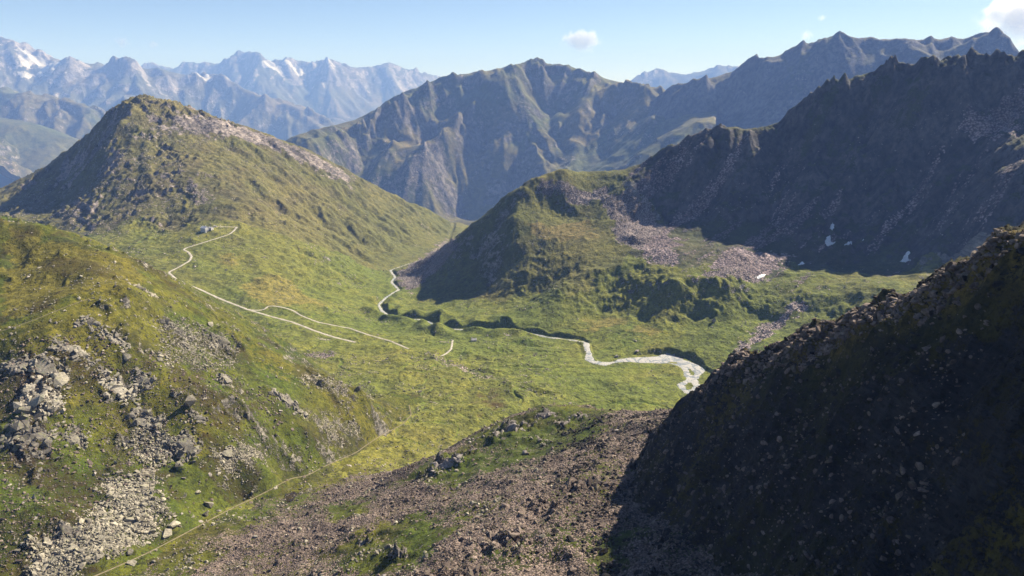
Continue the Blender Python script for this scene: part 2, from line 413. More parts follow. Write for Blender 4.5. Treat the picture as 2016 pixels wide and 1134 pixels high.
# ------------------------------------------------------------------ far mountains
def far_land(az0, az1, r0, r1, na, nr, pts, er, seed, lam=10.0, rough=1.0, wl=600, crest=None, jag=0.0):
    L = Land(az0, az1, r0, r1, na, nr)
    L.base(Spline(pts, lam=lam, c=15.0))
    gx, gy = L.grad(3); sl = np.hypot(gx, gy)
    L.Z += erosion(L.X, L.Y, gx, gy, wl, 5, seed, 0.55, 0.43) * er * sstep(0.1, 0.5, sl)
    L.Z += fbm(L.X, L.Y, wl * 0.5, 5, seed + 30, 0.55) * er * 0.35 * rough
    L.Z += (ridged(L.X, L.Y, wl * 0.22, 3, seed + 50, 0.55) - 0.7) * er * 0.28 * rough * sstep(0.15, 0.5, sl)
    if crest:
        cl = line(crest, wl * 0.3); cdm, cs = line_dist(cl, L.X, L.Y, arc(cl))
        L.Z += (1 - sstep(wl * 0.03, wl * 0.35, cdm)) * (unit_ridges(cs, cs * 0 + 0.61, wl * 0.3, 5, seed + 60, 0.55) * jag * 0.45 + unit_ridges(L.X, L.Y, wl * 0.3, 3, seed + 61, 0.5) * jag * 0.2)
    L.attr['slope'] = sl
    return L
cp = []  # far landforms scaled outward about the camera, baked into the distances and points below
C_CEN = [(560,330,4570),(615,293,4780),(680,257,5080),(740,230,5290),(800,197,5510),(850,181,5580),(930,147,5730),(985,141,5800),(1050,120,5870),(1100,129,5870),(1150,151,5800),(1192,170,5730),(1225,161,5580),(1270,173,5510),(1315,192,5510)]
cp += line(C_CEN, 130)
cp += line([(930,147,5740),(940,200,5440),(870,260,5140),(800,330,4850),(760,400,4650)], 130)
cp += line([(1050,120,5870),(1000,200,5480),(1010,260,5290),(960,330,5040),(900,425,4760)], 130)
cp += line([(1192,170,5740),(1150,230,5340),(1060,262,5240),(1055,300,5040),(1070,335,4900)], 130)
cp += line([(1240,165,5610),(1250,220,5240),(1200,300,4950)], 130)
cp += line([(740,230,5440),(700,290,5090),(680,340,4850)], 130)
cp += [P(*q) for q in [(880,240,5480),(830,290,5240),(960,280,5350),(900,350,5040),(1040,200,5630),(1100,220,5570),(1100,290,5190),(1010,370,4950),(1000,420,4800),(1200,220,5480),(1180,260,5240),(720,370,4700),(850,420,4700),(780,270,5290)]]
cp += [P(*q) for q in [(1290,290,4420),(1350,255,4560),(1330,300,4280),(1250,320,4360),(1400,250,4420),(1300,240,4920)]]
cp += [WP(0,4060,-840), WP(-580,3990,-870), WP(-1300,4060,-870), WP(580,3990,-650), WP(-2180,6090,-720), WP(-1160,6820,-580), WP(0,7250,-440), WP(1160,7100,-510), WP(-2180,4350,-940)]
LANDS['central'] = far_land(-24, 16, 3750, 7250, 560, 330, cp, 64, 101, wl=750, crest=C_CEN, jag=26, rough=0.35)
C_BACK = [(1300,192,5390),(1320,179,5180),(1390,161,5040),(1440,150,5040),(1490,119,4900),(1545,121,4830),(1600,89,4760),(1660,73,4690),(1700,84,4620),(1750,76,4620),(1820,81,4550),(1890,81,4480),(1955,61,4410),(1990,76,4340),(2016,105,4340),(2120,170,4270)]
bp2 = line(C_BACK, 126)
bp2 += [P(*q) for q in [(1350,235,4900),(1420,225,4780),(1500,205,4610),(1600,190,4430),(1700,200,4280),(1800,200,4170),(1900,180,4140),(2016,200,4030),(1400,290,4520),(1500,300,4270),(1700,330,3910),(1900,330,3710)]]
bp2 += [WP(250,4600,-950), WP(150,5300,-950), WP(500,4300,-800), WP(100,3800,-950), WP(560,3500,-730), WP(1260,3220,-780), WP(2100,3080,-780), WP(3080,3220,-700), WP(1120,6160,-490), WP(2520,5880,-420), WP(3920,5460,-420), WP(700,6020,-490)]
LANDS['backridge'] = far_land(1, 43, 3300, 5900, 520, 260, bp2, 56, 131, wl=730, crest=C_BACK, jag=15, rough=0.6)
def range_pts(ridge, front, back_drop, fronts):
    p = line(ridge, 300)
    q = [np.array(P(*c)) for c in ridge]
    for c in q:
        for dd, dz in fronts: p.append((c[0] * (c[1] - dd) / c[1], c[1] - dd, c[2] - dz))
        p.append((c[0] * (c[1] + back_drop) / c[1], c[1] + back_drop, c[2] - back_drop * 0.6))
    return p
lp1 = line([(-150,215,7800),(0,232,7500),(60,245,7350),(140,277,7200),(200,330,7050),(300,420,7050)], 200) + [P(*q) for q in [(0,300,6750),(0,390,6150),(60,400,6000),(100,330,6600)]] + [WP(-5250,9300,-1200), WP(-6750,9300,-1050), WP(-3600,9000,-1350), WP(-3300,5400,-1120), WP(-6000,5400,-900)]
LANDS['left_hill'] = far_land(-44, -20, 5100, 9700, 300, 150, lp1, 35, 151, rough=0.6)
lp2 = range_pts([(-150,150,9450),(0,176,9180),(60,181,9040),(120,195,8910),(205,218,8780),(260,290,8640),(320,380,8640)], None, 1500, [(900, 500)])
LANDS['left_shoulder'] = far_land(-44, -20, 7200, 11500, 300, 150, lp2, 80, 161, wl=800)
C_3 = [(-150,60,14300),(0,76,14040),(40,88,13910),(75,112,13780),(100,128,13650),(130,121,13650),(160,125,13650),(190,131,13520),(230,111,13390),(270,125,13390),(300,148,13520),(345,150,13780),(400,148,14040),(430,152,14300),(500,185,13650),(600,215,13000),(690,262,12480),(760,330,12090)]
lp3 = range_pts(C_3, None, 2500, [(1200, 750), (2600, 1350)])
LANDS['glacier_range'] = far_land(-44, -8, 9400, 18200, 500, 180, lp3, 190, 171, wl=1700, crest=C_3[:-4], jag=60, rough=0.6)
C_4 = [(250,170,20150),(290,118,20150),(330,135,20150),(385,128,20150),(440,133,19500),(448,112,19500),(462,100,19500),(490,104,19500),(520,112,19500),(545,125,19500),(580,117,19500),(612,128,19760),(635,115,19760),(665,122,20020),(700,135,20280),(740,130,20540),(772,126,20800),(800,140,20800),(835,155,21450),(860,148,22750),(900,156,23400),(960,165,23400)]
lp4 = range_pts(C_4, None, 3000, [(1200, 700), (3000, 1500)])
LANDS['far_range'] = far_land(-34, 0, 15000, 28000, 480, 150, lp4, 190, 181, wl=2000, crest=C_4, jag=45, rough=0.5)
C_5 = [(1200,185,18200),(1245,160,18200),(1292,135,18200),(1320,144,18200),(1360,148,18200),(1385,140,17920),(1412,129,17640),(1430,133,17500),(1460,140,17500),(1520,150,17500),(1600,170,17500)]
lp5 = range_pts(C_5, None, 2500, [(1500, 900), (3000, 1500)])
LANDS['far_peaks'] = far_land(5, 24, 14700, 23000, 300, 110, lp5, 120, 191, wl=1800, crest=C_5, jag=35, rough=0.5)

# ------------------------------------------------------------------ materials
class NT:
    def __init__(s, name):
        s.m = bpy.data.materials.new(name); s.m.use_nodes = True; s.t = s.m.node_tree; s.t.nodes.clear()
        s.out = s.n('ShaderNodeOutputMaterial')
        s.bsdf = s.n('ShaderNodeBsdfPrincipled'); s.bsdf.inputs['Roughness'].default_value = 0.95
        s.bsdf.inputs['Specular IOR Level'].default_value = 0.15
        s.l(s.bsdf.outputs[0], s.out.inputs[0])
        s.pos = s.n('ShaderNodeNewGeometry').outputs['Position']
    def n(s, t): return s.t.nodes.new(t)
    def l(s, a, b): s.t.links.new(a, b)
    def put(s, sock, v):
        if isinstance(v, bpy.types.NodeSocket): s.l(v, sock)
        elif isinstance(v, (tuple, list)): sock.default_value = (*v, 1) if len(v) == 3 and sock.type == 'RGBA' else v
        else: sock.default_value = v
    def noise(s, wl, det=4, rough=0.55, vec=None, dist=0.0):
        n = s.n('ShaderNodeTexNoise'); n.inputs['Scale'].default_value = 1.0 / wl; n.inputs['Detail'].default_value = det; n.inputs['Roughness'].default_value = rough
        n.inputs['Distortion'].default_value = dist
        s.l(vec or s.pos, n.inputs['Vector']); return n.outputs[0]
    def scaled(s, v):
        n = s.n('ShaderNodeVectorMath'); n.operation = 'MULTIPLY'; s.l(s.pos, n.inputs[0]); n.inputs[1].default_value = v; return n.outputs[0]
    def vor(s, wl, out='Color', vec=None, feature='F1', rnd=1.0):
        n = s.n('ShaderNodeTexVoronoi'); n.feature = feature; n.inputs['Scale'].default_value = 1.0 / wl; n.inputs['Randomness'].default_value = rnd; s.l(vec or s.pos, n.inputs['Vector']); return n.outputs[out]
    def math(s, op, a, b=0.0, clamp=False):
        n = s.n('ShaderNodeMath'); n.operation = op; n.use_clamp = clamp; s.put(n.inputs[0], a); s.put(n.inputs[1], b); return n.outputs[0]
    def ramp(s, x, a, b, lo=0.0, hi=1.0):
        n = s.n('ShaderNodeMapRange'); n.interpolation_type = 'SMOOTHSTEP'; s.put(n.inputs[0], x); s.put(n.inputs[1], a); s.put(n.inputs[2], b); s.put(n.inputs[3], lo); s.put(n.inputs[4], hi); return n.outputs[0]
    def mix(s, f, a, b, mode='MIX'):
        n = s.n('ShaderNodeMix'); n.data_type = 'RGBA'; n.blend_type = mode; s.put(n.inputs[0], f); s.put(n.inputs[6], a); s.put(n.inputs[7], b); return n.outputs[2]
    def attr(s, name):
        n = s.n('ShaderNodeAttribute'); n.attribute_name = name; return n.outputs['Fac']
    def bump(s, h, strength=1.0, dist=1.0, nrm=None):
        n = s.n('ShaderNodeBump'); n.inputs['Strength'].default_value = strength; n.inputs['Distance'].default_value = dist; s.put(n.inputs['Height'], h)
        if nrm: s.l(nrm, n.inputs['Normal'])
        return n.outputs[0]

def ground_mat(name, yel, grn, brn, rock_a, rock_b, scree_a, scree_b, unit=1.0, stone=1.4, heath=0.5, grain=1.0, streak=(1.0, 0.35, 2.2)):
    """grass, heath, bare rock and scree, mixed by the ground's own masks; unit scales the grain with the size of the landform"""
    t = NT(name)
    n1 = t.noise(170 * unit, 4, 0.6); n2 = t.noise(38 * unit, 5, 0.6, dist=0.4); n3 = t.noise(7 * unit, 4, 0.65); n4 = t.noise(1.6 * unit, 3, 0.7)
    g = t.mix(t.ramp(n1, 0.38, 0.62), yel, grn)
    g = t.mix(t.math('MULTIPLY', t.ramp(n2, 0.42, 0.66), heath), g, brn)
    g = t.mix(t.math('MULTIPLY', t.attr('lush'), t.ramp(n2, 0.25, 0.6)), g, tuple(c * k for c, k in zip(grn, (0.98, 1.12, 0.85))))
    g = t.mix(t.ramp(t.math('ADD', t.attr('dry'), t.math('MULTIPLY', t.math('SUBTRACT', n3, 0.5), 0.8)), 0.3, 0.75), g, tuple(c * k for c, k in zip(yel, (1.1, 1.0, 1.25))))
    g = t.mix(1.0, g, t.mix(t.ramp(n3, 0.3, 0.7), (0.62, 0.64, 0.6), (1.3, 1.26, 1.2)), 'MULTIPLY')
    g = t.mix(0.8 * grain, g, t.mix(t.ramp(n4, 0.3, 0.7), (0.6, 0.6, 0.6), (1.35, 1.35, 1.3)), 'MULTIPLY')
    tuft = t.noise(3.2 * unit, 2, 0.5, dist=0.6); tf = t.ramp(tuft, 0.56, 0.66)
    g = t.mix(t.math('MULTIPLY', tf, 0.75 * grain), g, tuple(c * k for c, k in zip(brn, (0.5, 0.62, 0.5))))
    g = t.mix(t.ramp(t.math('ADD', t.attr('heath'), t.math('MULTIPLY', t.math('SUBTRACT', n3, 0.5), 0.9)), 0.3, 0.8), g, tuple(c * k for c, k in zip(brn, (0.8, 0.62, 0.6))))
    # rock
    sv = t.scaled(streak)
    rn = t.noise(4.5 * unit, 6, 0.7, vec=sv); rn2 = t.noise(28 * unit, 3, 0.6)
    rk = t.mix(t.ramp(rn2, 0.35, 0.65), rock_a, rock_b)
    rk = t.mix(1.0, rk, t.mix(t.ramp(rn, 0.3, 0.72), (0.35, 0.35, 0.38), (1.35, 1.32, 1.25)), 'MULTIPLY')
    rm = t.ramp(t.math('ADD', t.attr('rock'), t.math('ADD', t.math('MULTIPLY', t.math('SUBTRACT', n3, 0.5), 1.1), t.math('MULTIPLY', t.math('SUBTRACT', n4, 0.5), 0.7))), 0.46, 0.6)
    # scree
    vc = t.vor(stone * unit, 'Color'); vd = t.vor(stone * unit, 'Distance')
    sc_ = t.mix(t.ramp(vc, 0.1, 0.9), scree_a, scree_b)
    sc_ = t.mix(1.0, sc_, t.mix(t.ramp(vd, 0.25, 0.75), (1.25, 1.22, 1.18), (0.35, 0.35, 0.36)), 'MULTIPLY')
    sc_ = t.mix(1.0, sc_, t.mix(t.ramp(n2, 0.32, 0.68), (0.6, 0.58, 0.58), (1.25, 1.22, 1.2)), 'MULTIPLY')
    sm = t.ramp(t.math('ADD', t.attr('scree'), t.math('ADD', t.math('MULTIPLY', t.math('SUBTRACT', n3, 0.5), 0.9), t.math('MULTIPLY', t.math('SUBTRACT', vc, 0.5), 0.45))), 0.42, 0.56)
    c = t.mix(rm, g, rk); c = t.mix(sm, c, sc_)
    dirt = t.mix(t.ramp(n4, 0.3, 0.7), (0.22, 0.18, 0.13), (0.34, 0.29, 0.22))
    c = t.mix(t.ramp(t.math('ADD', t.attr('dirt'), t.math('MULTIPLY', t.math('SUBTRACT', n4, 0.5), 0.9)), 0.4, 0.6), c, dirt)
    t.l(c, t.bsdf.inputs['Base Color'])
    hgt = t.math('ADD', t.math('MULTIPLY', tf, 0.35 * unit), t.math('MULTIPLY', n3, 1.6 * unit)).node.outputs[0]
    hgt = t.math('ADD', hgt, t.math('MULTIPLY', n4, 0.7 * unit))
    hgt = t.math('ADD', hgt, t.math('MULTIPLY', rm, t.math('MULTIPLY', rn, 2.6 * unit)))
    hgt = t.math('ADD', hgt, t.math('MULTIPLY', sm, t.math('MULTIPLY', vd, -0.9 * unit)))
    t.l(t.bump(hgt, 0.9 * grain, 1.0), t.bsdf.inputs['Normal'])
    return t.m

YEL, GRN, BRN = (0.096, 0.092, 0.011), (0.052, 0.070, 0.008), (0.034, 0.029, 0.010)
RA, RB = (0.20, 0.185, 0.17), (0.30, 0.275, 0.24)
SA, SB = (0.16, 0.135, 0.125), (0.30, 0.255, 0.235)
M = {}
M['valley'] = ground_mat('alpine_pasture', (0.146, 0.138, 0.026), (0.098, 0.112, 0.020), (0.082, 0.072, 0.022), RA, RB, (0.17, 0.14, 0.135), (0.32, 0.265, 0.26), 1.6, 1.3, 0.45)
M['spur_grass'] = ground_mat('spur_pasture', (0.142, 0.124, 0.034), (0.096, 0.099, 0.024), (0.080, 0.068, 0.028), RA, RB, (0.16, 0.135, 0.13), (0.29, 0.245, 0.235), 1.6, 1.3, 0.5)
M['peak'] = ground_mat('peak_grass_and_rock', (0.132, 0.114, 0.036), (0.090, 0.088, 0.024), (0.084, 0.066, 0.034), (0.15, 0.13, 0.12), (0.29, 0.245, 0.22), (0.18, 0.15, 0.14), (0.31, 0.26, 0.24), 2.0, 1.6, 0.55, grain=0.8)
M['ridge'] = ground_mat('ridge_rock', (0.090, 0.085, 0.036), (0.056, 0.064, 0.026), (0.060, 0.052, 0.034), (0.05, 0.047, 0.05), (0.095, 0.086, 0.084), (0.15, 0.12, 0.125), (0.28, 0.225, 0.23), 2.2, 1.6, 0.6, grain=0.8, streak=(1.0, 1.0, 0.3))  # rock colour lowered to deepen the shadow on the ridge face
M['knoll'] = ground_mat('knoll_turf', YEL, GRN, BRN, (0.11, 0.10, 0.088), (0.27, 0.245, 0.20), (0.12, 0.11, 0.09), (0.30, 0.275, 0.22), 0.8, 1.3, 0.6)
M['spur'] = ground_mat('scree_ground', YEL, GRN, BRN, (0.13, 0.12, 0.11), (0.26, 0.23, 0.2), (0.085, 0.066, 0.056), (0.215, 0.17, 0.145), 0.6, 1.4, 0.6)
M['slope'] = ground_mat('shade_darkened_slope', (0.10, 0.08, 0.016), (0.03, 0.03, 0.009), (0.025, 0.02, 0.010), (0.02, 0.019, 0.018), (0.04, 0.037, 0.034), (0.022, 0.02, 0.019), (0.045, 0.04, 0.037), 0.5, 1.6, 0.6)  # ground colours darkened to stand in for black shade on this slope
M['central'] = ground_mat('mountain_grass_and_rock', (0.118, 0.102, 0.03), (0.070, 0.080, 0.022), (0.072, 0.062, 0.03), (0.10, 0.09, 0.08), (0.19, 0.165, 0.145), SA, SB, 5.0, 1.5, 0.6, grain=0.6, streak=(1.0, 1.0, 0.3))
M['backridge'] = ground_mat('back_ridge_rock', (0.095, 0.085, 0.036), (0.056, 0.064, 0.026), (0.060, 0.052, 0.034), (0.06, 0.056, 0.056), (0.105, 0.098, 0.094), (0.10, 0.09, 0.085), (0.18, 0.16, 0.15), 5.0, 1.5, 0.6, grain=0.6, streak=(1.0, 1.0, 0.3))
M['hill'] = ground_mat('far_pasture', (0.095, 0.09, 0.035), (0.055, 0.07, 0.025), (0.05, 0.05, 0.026), (0.14, 0.13, 0.12), (0.24, 0.22, 0.2), SA, SB, 9.0, 1.5, 0.5, grain=0.6, streak=(1.0, 1.0, 0.3))
M['far'] = ground_mat('far_rock', (0.11, 0.10, 0.05), (0.07, 0.08, 0.04), (0.08, 0.07, 0.05), (0.16, 0.15, 0.145), (0.30, 0.275, 0.255), SA, SB, 16.0, 1.5, 0.5, grain=0.6, streak=(1.0, 1.0, 0.3))

# ------------------------------------------------------------------ masks of bare rock, scree, lush and dry grass
for k, L in LANDS.items():
    for a in ('rock', 'scree', 'lush', 'dry', 'dirt', 'heath'): L.attr[a] = np.zeros(L.X.shape, np.float32)
def polyw(px, only=None):
    out = []
    for u, v in px:
        p = hit(u, v, only)
        if p is not None: out.append(p)
    return np.array(out)
def paint(land, attr, px, val, soft, warp=0.0, wl=30.0, only=None):
    L = LANDS[land]; w = polyw(px, only or (land,))
    pad = soft * 2 + warp * 2
    m = (L.X > w[:, 0].min() - pad) & (L.X < w[:, 0].max() + pad) & (L.Y > w[:, 1].min() - pad) & (L.Y < w[:, 1].max() + pad)
    x, y = L.X[m], L.Y[m]
    sd = poly_sd(w, x, y) + (fbm(x, y, wl, 4, 201, 0.6) * warp if warp else 0)
    f = sstep(-soft, soft, sd) * val
    L.attr[attr][m] = np.maximum(L.attr[attr][m], f) if val > 0 else L.attr[attr][m] + f
    return w
V.Zn = V.Z
gx, gy = V.grad(1); sl = np.hypot(gx, gy); X, Y = V.X, V.Y
V.attr['rock'][:] = np.clip(sstep(0.6, 1.1, sl) * (0.38 - 0.2 * blob(650,400,1800,300)) + crag_v * 0.36 + ridge_m * 0.35 + sstep(0.1, 0.6, fbm(X, Y, 110, 4, 207, 0.6)) * 0.12, 0, 1)
sx_, fx_ = X * 0.62 - Y * 0.78, X * 0.78 + Y * 0.62
streak = fbm(sx_ / 1.0, fx_ * 0.14, 34, 4, 227, 0.6)
V.attr['scree'][:] = ridge_m * np.clip(sstep(0.0, 0.7, streak) * 0.52 * (1 - sstep(180, 330, V.Z)) + 0.1, 0, 1)
V.attr['rock'] += ridge_m * streak * 0.25
V.attr['dry'][:] = sstep(-0.1, 0.5, fbm(X, Y, 220, 3, 209)) * 0.32
V.attr['lush'][:] = np.clip((1 - sstep(60, 320, rd)) * 0.6 + V.creek, 0, 1)
vo = ('valley',)
paint('valley', 'rock', [(195,225),(290,180),(420,235),(560,265),(700,350),(690,372),(560,308),(430,272),(330,262),(250,280)], 0.66, 25, 25)
paint('valley', 'scree', [(215,222),(290,183),(420,238),(600,292),(590,304),(430,262),(330,240),(250,245)], 0.2, 20, 22)
paint('valley', 'rock', [(0,380),(180,330),(240,300),(420,340),(440,400),(300,440),(200,470),(100,440),(0,420)], 0.42, 40, 50, 60)
paint('valley', 'scree', [(360,360),(410,370),(420,400),(370,400)], 0.5, 15, 15)
for pg in ([(1190,385),(1235,372),(1285,400),(1330,470),(1335,530),(1260,505),(1205,462)], [(1360,556),(1450,485),(1570,505),(1500,552)], [(775,548),(880,470),(905,480),(850,545),(800,575)],
           [(1880,240),(2016,175),(2016,265),(1900,275)], [(1440,690),(1500,640),(1560,598),(1580,605),(1520,660),(1460,700)], [(1040,360),(1110,350),(1200,370),(1190,395),(1060,375)]):
    paint('valley', 'scree', pg, 0.75, 10, 16, 40)
paint('valley', 'scree', [(1320,552),(1500,535),(1650,520),(1500,470),(1330,480)], 0.3, 30, 30, 60)
for pg in ([(1800,560),(1960,520),(1900,350),(1980,300),(2016,420)],): paint('valley', 'rock', pg, 0.5, 40, 40)
for pg in ([(460,560),(560,540),(640,600),(520,610)], [(1220,650),(1270,640),(1305,655),(1260,665)], [(1150,630),(1240,615),(1230,640),(1160,650)], [(1040,440),(1160,430),(1180,470),(1060,480)], [(430,500),(480,505),(450,530)]):
    paint('valley', 'dry', pg, 0.75, 14, 12)
paint('valley', 'lush', [(1220,640),(1280,620),(1320,640),(1310,680),(1240,690)], 0.9, 10, 10)
paint('valley', 'scree', [(585,695),(640,690),(680,700),(620,706)], 0.55, 5, 6, 15)
paint('valley', 'scree', [(820,690),(870,700),(1000,745),(990,752),(860,712)], 0.42, 6, 8, 15)
paint('valley', 'heath', [(925,770),(985,770),(1010,800),(960,815),(925,795)], 0.62, 26, 20, 25)
# knoll
gx, gy = K.grad(1); sl = np.hypot(gx, gy); X, Y = K.X, K.Y
K.attr['rock'][:] = np.clip(K.crag * 0.2 + sstep(0.7, 1.3, sl) * 0.3 + sstep(0.15, 0.6, fbm(X, Y, 26, 4, 211, 0.6)) * 0.16, 0, 1)
K.attr['heath'][:] = sstep(0.0, 0.5, fbm(X, Y, 55, 4, 215, 0.6)) * 0.55
K.attr['dry'][:] = sstep(-0.2, 0.5, fbm(X, Y, 70, 3, 213)) * 0.5
FIELDS = {}
FIELDS['foot'] = paint('knoll', 'scree', [(212,948),(250,935),(292,920),(312,985),(330,1012),(300,1050),(245,1080),(180,1108),(110,1150),(60,1145),(62,1060),(130,1052),(190,1012),(215,985)], 0.62, 6, 9, 12)
FIELDS['mid'] = paint('knoll', 'scree', [(412,920),(440,880),(470,868),(520,895),(505,915),(460,925),(430,938)], 0.6, 3, 5, 10)
FIELDS['fan'] = paint('knoll', 'scree', [(600,822),(650,812),(705,840),(715,858),(640,852)], 0.5, 4, 6, 10)
FIELDS['crown'] = paint('knoll', 'scree', [(290,640),(350,625),(440,655),(480,690),(430,730),(330,720),(300,690),(330,665)], 0.34, 12, 12, 20)
FIELDS['gully'] = paint('knoll', 'scree', [(262,880),(300,850),(340,845),(345,880),(320,905),(270,915)], 0.6, 4, 6, 10)
FIELDS['edge'] = paint('knoll', 'scree', [(575,735),(640,740),(720,765),(735,790),(690,790),(620,765)], 0.5, 5, 6, 12)
paint('knoll', 'rock', [(0,700),(60,690),(130,700),(140,760),(110,820),(100,890),(0,910)], 0.36, 8, 10, 20)
paint('knoll', 'dry', [(0,430),(130,475),(230,505),(290,540),(250,570),(100,600),(0,640)], 0.8, 10, 10)
paint('knoll', 'heath', [(0,900),(120,880),(260,1000),(140,1134),(0,1134)], 0.6, 25, 20)
paint('knoll', 'heath', [(0,680),(60,690),(140,760),(100,900),(0,920)], 0.8, 20, 15)
paint('knoll', 'lush', [(480,690),(600,745),(560,760),(480,720)], 0.9, 10, 10)
paint('knoll', 'lush', [(480,855),(520,845),(540,870),(500,875)], 0.9, 5, 5)
paint('knoll', 'lush', [(130,900),(200,900),(210,960),(140,980)], 0.8, 10, 10)
K.attr['lush'][:] = np.maximum(K.attr['lush'], sstep(0.1, 0.5, fbm(X, Y, 80, 3, 217)) * 0.6)
# spur
gx, gy = S.grad(1); sl = np.hypot(gx, gy); X, Y = S.X, S.Y
S.attr['scree'][:] = 0.62 + fbm(X, Y, 40, 4, 221, 0.6) * 0.15
S.attr['rock'][:] = 0.2 + sstep(0.6, 1.1, sl) * 0.35
hol = line_dist([P(*p) for p in HOLLOW], X, Y)
S.attr['scree'] -= (1 - sstep(6, 55, hol + fbm(X, Y, 30, 3, 223) * 18)) * 0.6
for pg, v in (([(955,845),(1080,798),(1200,808),(1180,868),(1010,915),(890,955),(800,945)], -0.36), ([(640,1095),(740,1040),(840,1010),(900,1045),(820,1110),(700,1140)], -0.42), ([(650,1000),(720,980),(720,1010),(660,1030)], -0.4), ([(1180,1080),(1230,1060),(1220,1120),(1170,1134)], -0.4)):
    paint('spur', 'scree', pg, v, 8, 8, 15)
S.attr['scree'] = np.clip(S.attr['scree'], 0, 1)
# bedrock crags: the ground itself breaks through as rough rock
OUT = [(118,745,26,40,'large pale tilted rock slab on the left of the knoll'), (148,862,34,30,'pale cracked slab above the dark turf on the lower left knoll'), (279,748,40,26,'ribbed grey outcrop in the middle of the knoll'),
       (238,770,62,28,'broad dark ribbed outcrop below the jagged white block'), (143,690,60,26,'long broken outcrop band under the left shoulder of the knoll'), (90,722,44,40,'blocky grey outcrop beside the large tilted slab'),
       (70,786,50,44,'shaded outcrop below the blocky one at the left'), (105,790,36,34,'grey outcrop right below the large tilted slab'), (58,860,66,56,'dark cliff-like outcrop at the lower left'),
       (224,668,48,22,'row of slabs below the crest of the knoll'), (178,634,36,20,'small outcrop at the crest left of the slab row'), (350,653,52,26,'dark-fronted outcrop at the top of the crest boulders'), (431,668,46,24,'bright flat-topped outcrop at the right end of the crest'),
       (367,681,26,16,'smooth pale outcrop under the dark-fronted one'), (443,745,30,36,'upright striped outcrop on the right shoulder of the knoll'), (392,822,28,14,'low dark outcrop below the leaning boulder'), (467,822,16,28,'narrow pale streak of rock running down the knoll'),
       (288,832,46,30,'rough outcrop above the stone gully'), (360,875,50,44,'ribbed dome-like outcrop beside the stone gully'), (565,787,56,28,'wide grey outcrop on the right flank of the knoll'), (285,572,34,22,'pale crag just below the skyline of the knoll'), (202,730,20,16,'small pale outcrop left of the ribbed grey one'),
       (30,720,40,30,'dark outcrop at the far left edge'), (130,1040,30,24,'half-buried outcrop on the dark turf left of the boulder field')]
SOUT = [(1000,845,60,26,'craggy outcrop at the upper left of the scree spur','grey'), (1075,815,44,20,'pale crag at the green top of the scree spur','grey'), (1140,822,44,20,'dark-cleft outcrop on the green top of the scree spur','grey'), (880,915,60,30,'dark outcrop at the left end of the scree spur','grey'),
        (1280,865,56,36,'dark outcrop jutting where the dark slope meets the scree','dark'), (1380,775,40,50,'dark knobbly buttress at the end of the dark slope crest','dark'), (1445,735,44,30,'lit rocky knob on the crest of the dark slope','dark'), (1150,955,90,50,'brown rock step above the scree','brown'), (1065,1000,80,50,'lower brown rock step beside the scree','brown'), (985,1070,80,60,'brown rock rib near the bottom edge','brown'), (900,1125,80,50,'brown rocks at the bottom edge left of the shaded rib','brown')]
def crag(land, u, v, wpx, hpx, amp):
    L = LANDS[land]; p = hit(u, v); k = np.linalg.norm(p - np.array([0, 0, CZ])) / FPX; w, hh = wpx * k * 0.62, max(hpx * k * 0.9, wpx * k * 0.35)
    m = (np.abs(L.X - p[0]) < w * 2.2) & (np.abs(L.Y - p[1]) < hh * 2.2)
    x, y = L.X[m], L.Y[m]; wx = fbm(x, y, w * 0.8, 3, 263, 0.6) * 0.6
    f = np.exp(-(((x - p[0]) / w + wx) ** 2 + ((y - p[1]) / hh - wx) ** 2) * 1.6)
    L.Z[m] += f * amp * hpx * k * (0.25 + 0.5 * fbm(x, y, max(w * 0.9, 4), 5, 265, 0.62))
    L.attr['rock'][m] = np.maximum(L.attr['rock'][m], f * 0.72)
for u, v, w, hh, lab in OUT: crag('knoll', u, v, w, hh, 0.42)
for u, v, w, hh, lab, kd in SOUT:
    crag('spur', u, v, w, hh, 1.5 if kd == 'grey' else 0.6)
for u, v, w, hh in ((980,862,40,20),(930,890,40,20),(1040,835,40,18),(1110,838,50,20),(1180,826,40,16),(1060,865,36,16),(850,935,40,22),(720,1070,50,24),(780,1095,50,30)): crag('spur', u, v, w, hh, 1.4)
# dark slope
gx, gy = B.grad(1); X, Y = B.X, B.Y
B.attr['rock'][:] = 0.55 + fbm(X, Y, 30, 4, 231) * 0.2
B.attr['scree'][:] = 0.25 + fbm(X, Y, 25, 4, 233) * 0.25
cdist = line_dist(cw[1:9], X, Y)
B.attr['dry'][:] = 0.7 * (1 - sstep(3, 16, cdist)); B.attr['rock'] -= 0.3 * (1 - sstep(4, 22, cdist + fbm(X, Y, 8, 3, 235) * 6)); B.attr['scree'] -= 0.2 * (1 - sstep(4, 22, cdist))  # yellow crest grass, coloured brighter than the face for the sunlit strip
for k in ('central', 'backridge', 'left_hill', 'left_shoulder', 'glacier_range', 'far_range', 'far_peaks'):
    L = LANDS[k]; gx, gy = L.grad(0); sl = np.hypot(gx, gy); u = 1 if k in ('central', 'backridge') else 2.5
    alt = sstep(-300, 900, L.Z)
    L.attr['rock'][:] = np.clip(sstep(0.6, 1.2, sl) * 0.42 + fbm(L.X, L.Y, 300 * u, 4, 241, 0.6) * 0.2 + (0.35 * alt if u > 2 else 0.1), 0, 1)
    L.attr['dry'][:] = sstep(-0.1, 0.5, fbm(L.X, L.Y, 500 * u, 3, 243)) * 0.6
    L.attr['scree'][:] = sstep(0.15, 0.6, fbm(L.X, L.Y, 260 * u, 4, 245, 0.6)) * 0.35
LANDS['backridge'].attr['rock'] += 0.25
LANDS['left_hill'].attr['rock'] *= 0.3; LANDS['left_hill'].attr['scree'] *= 0.3

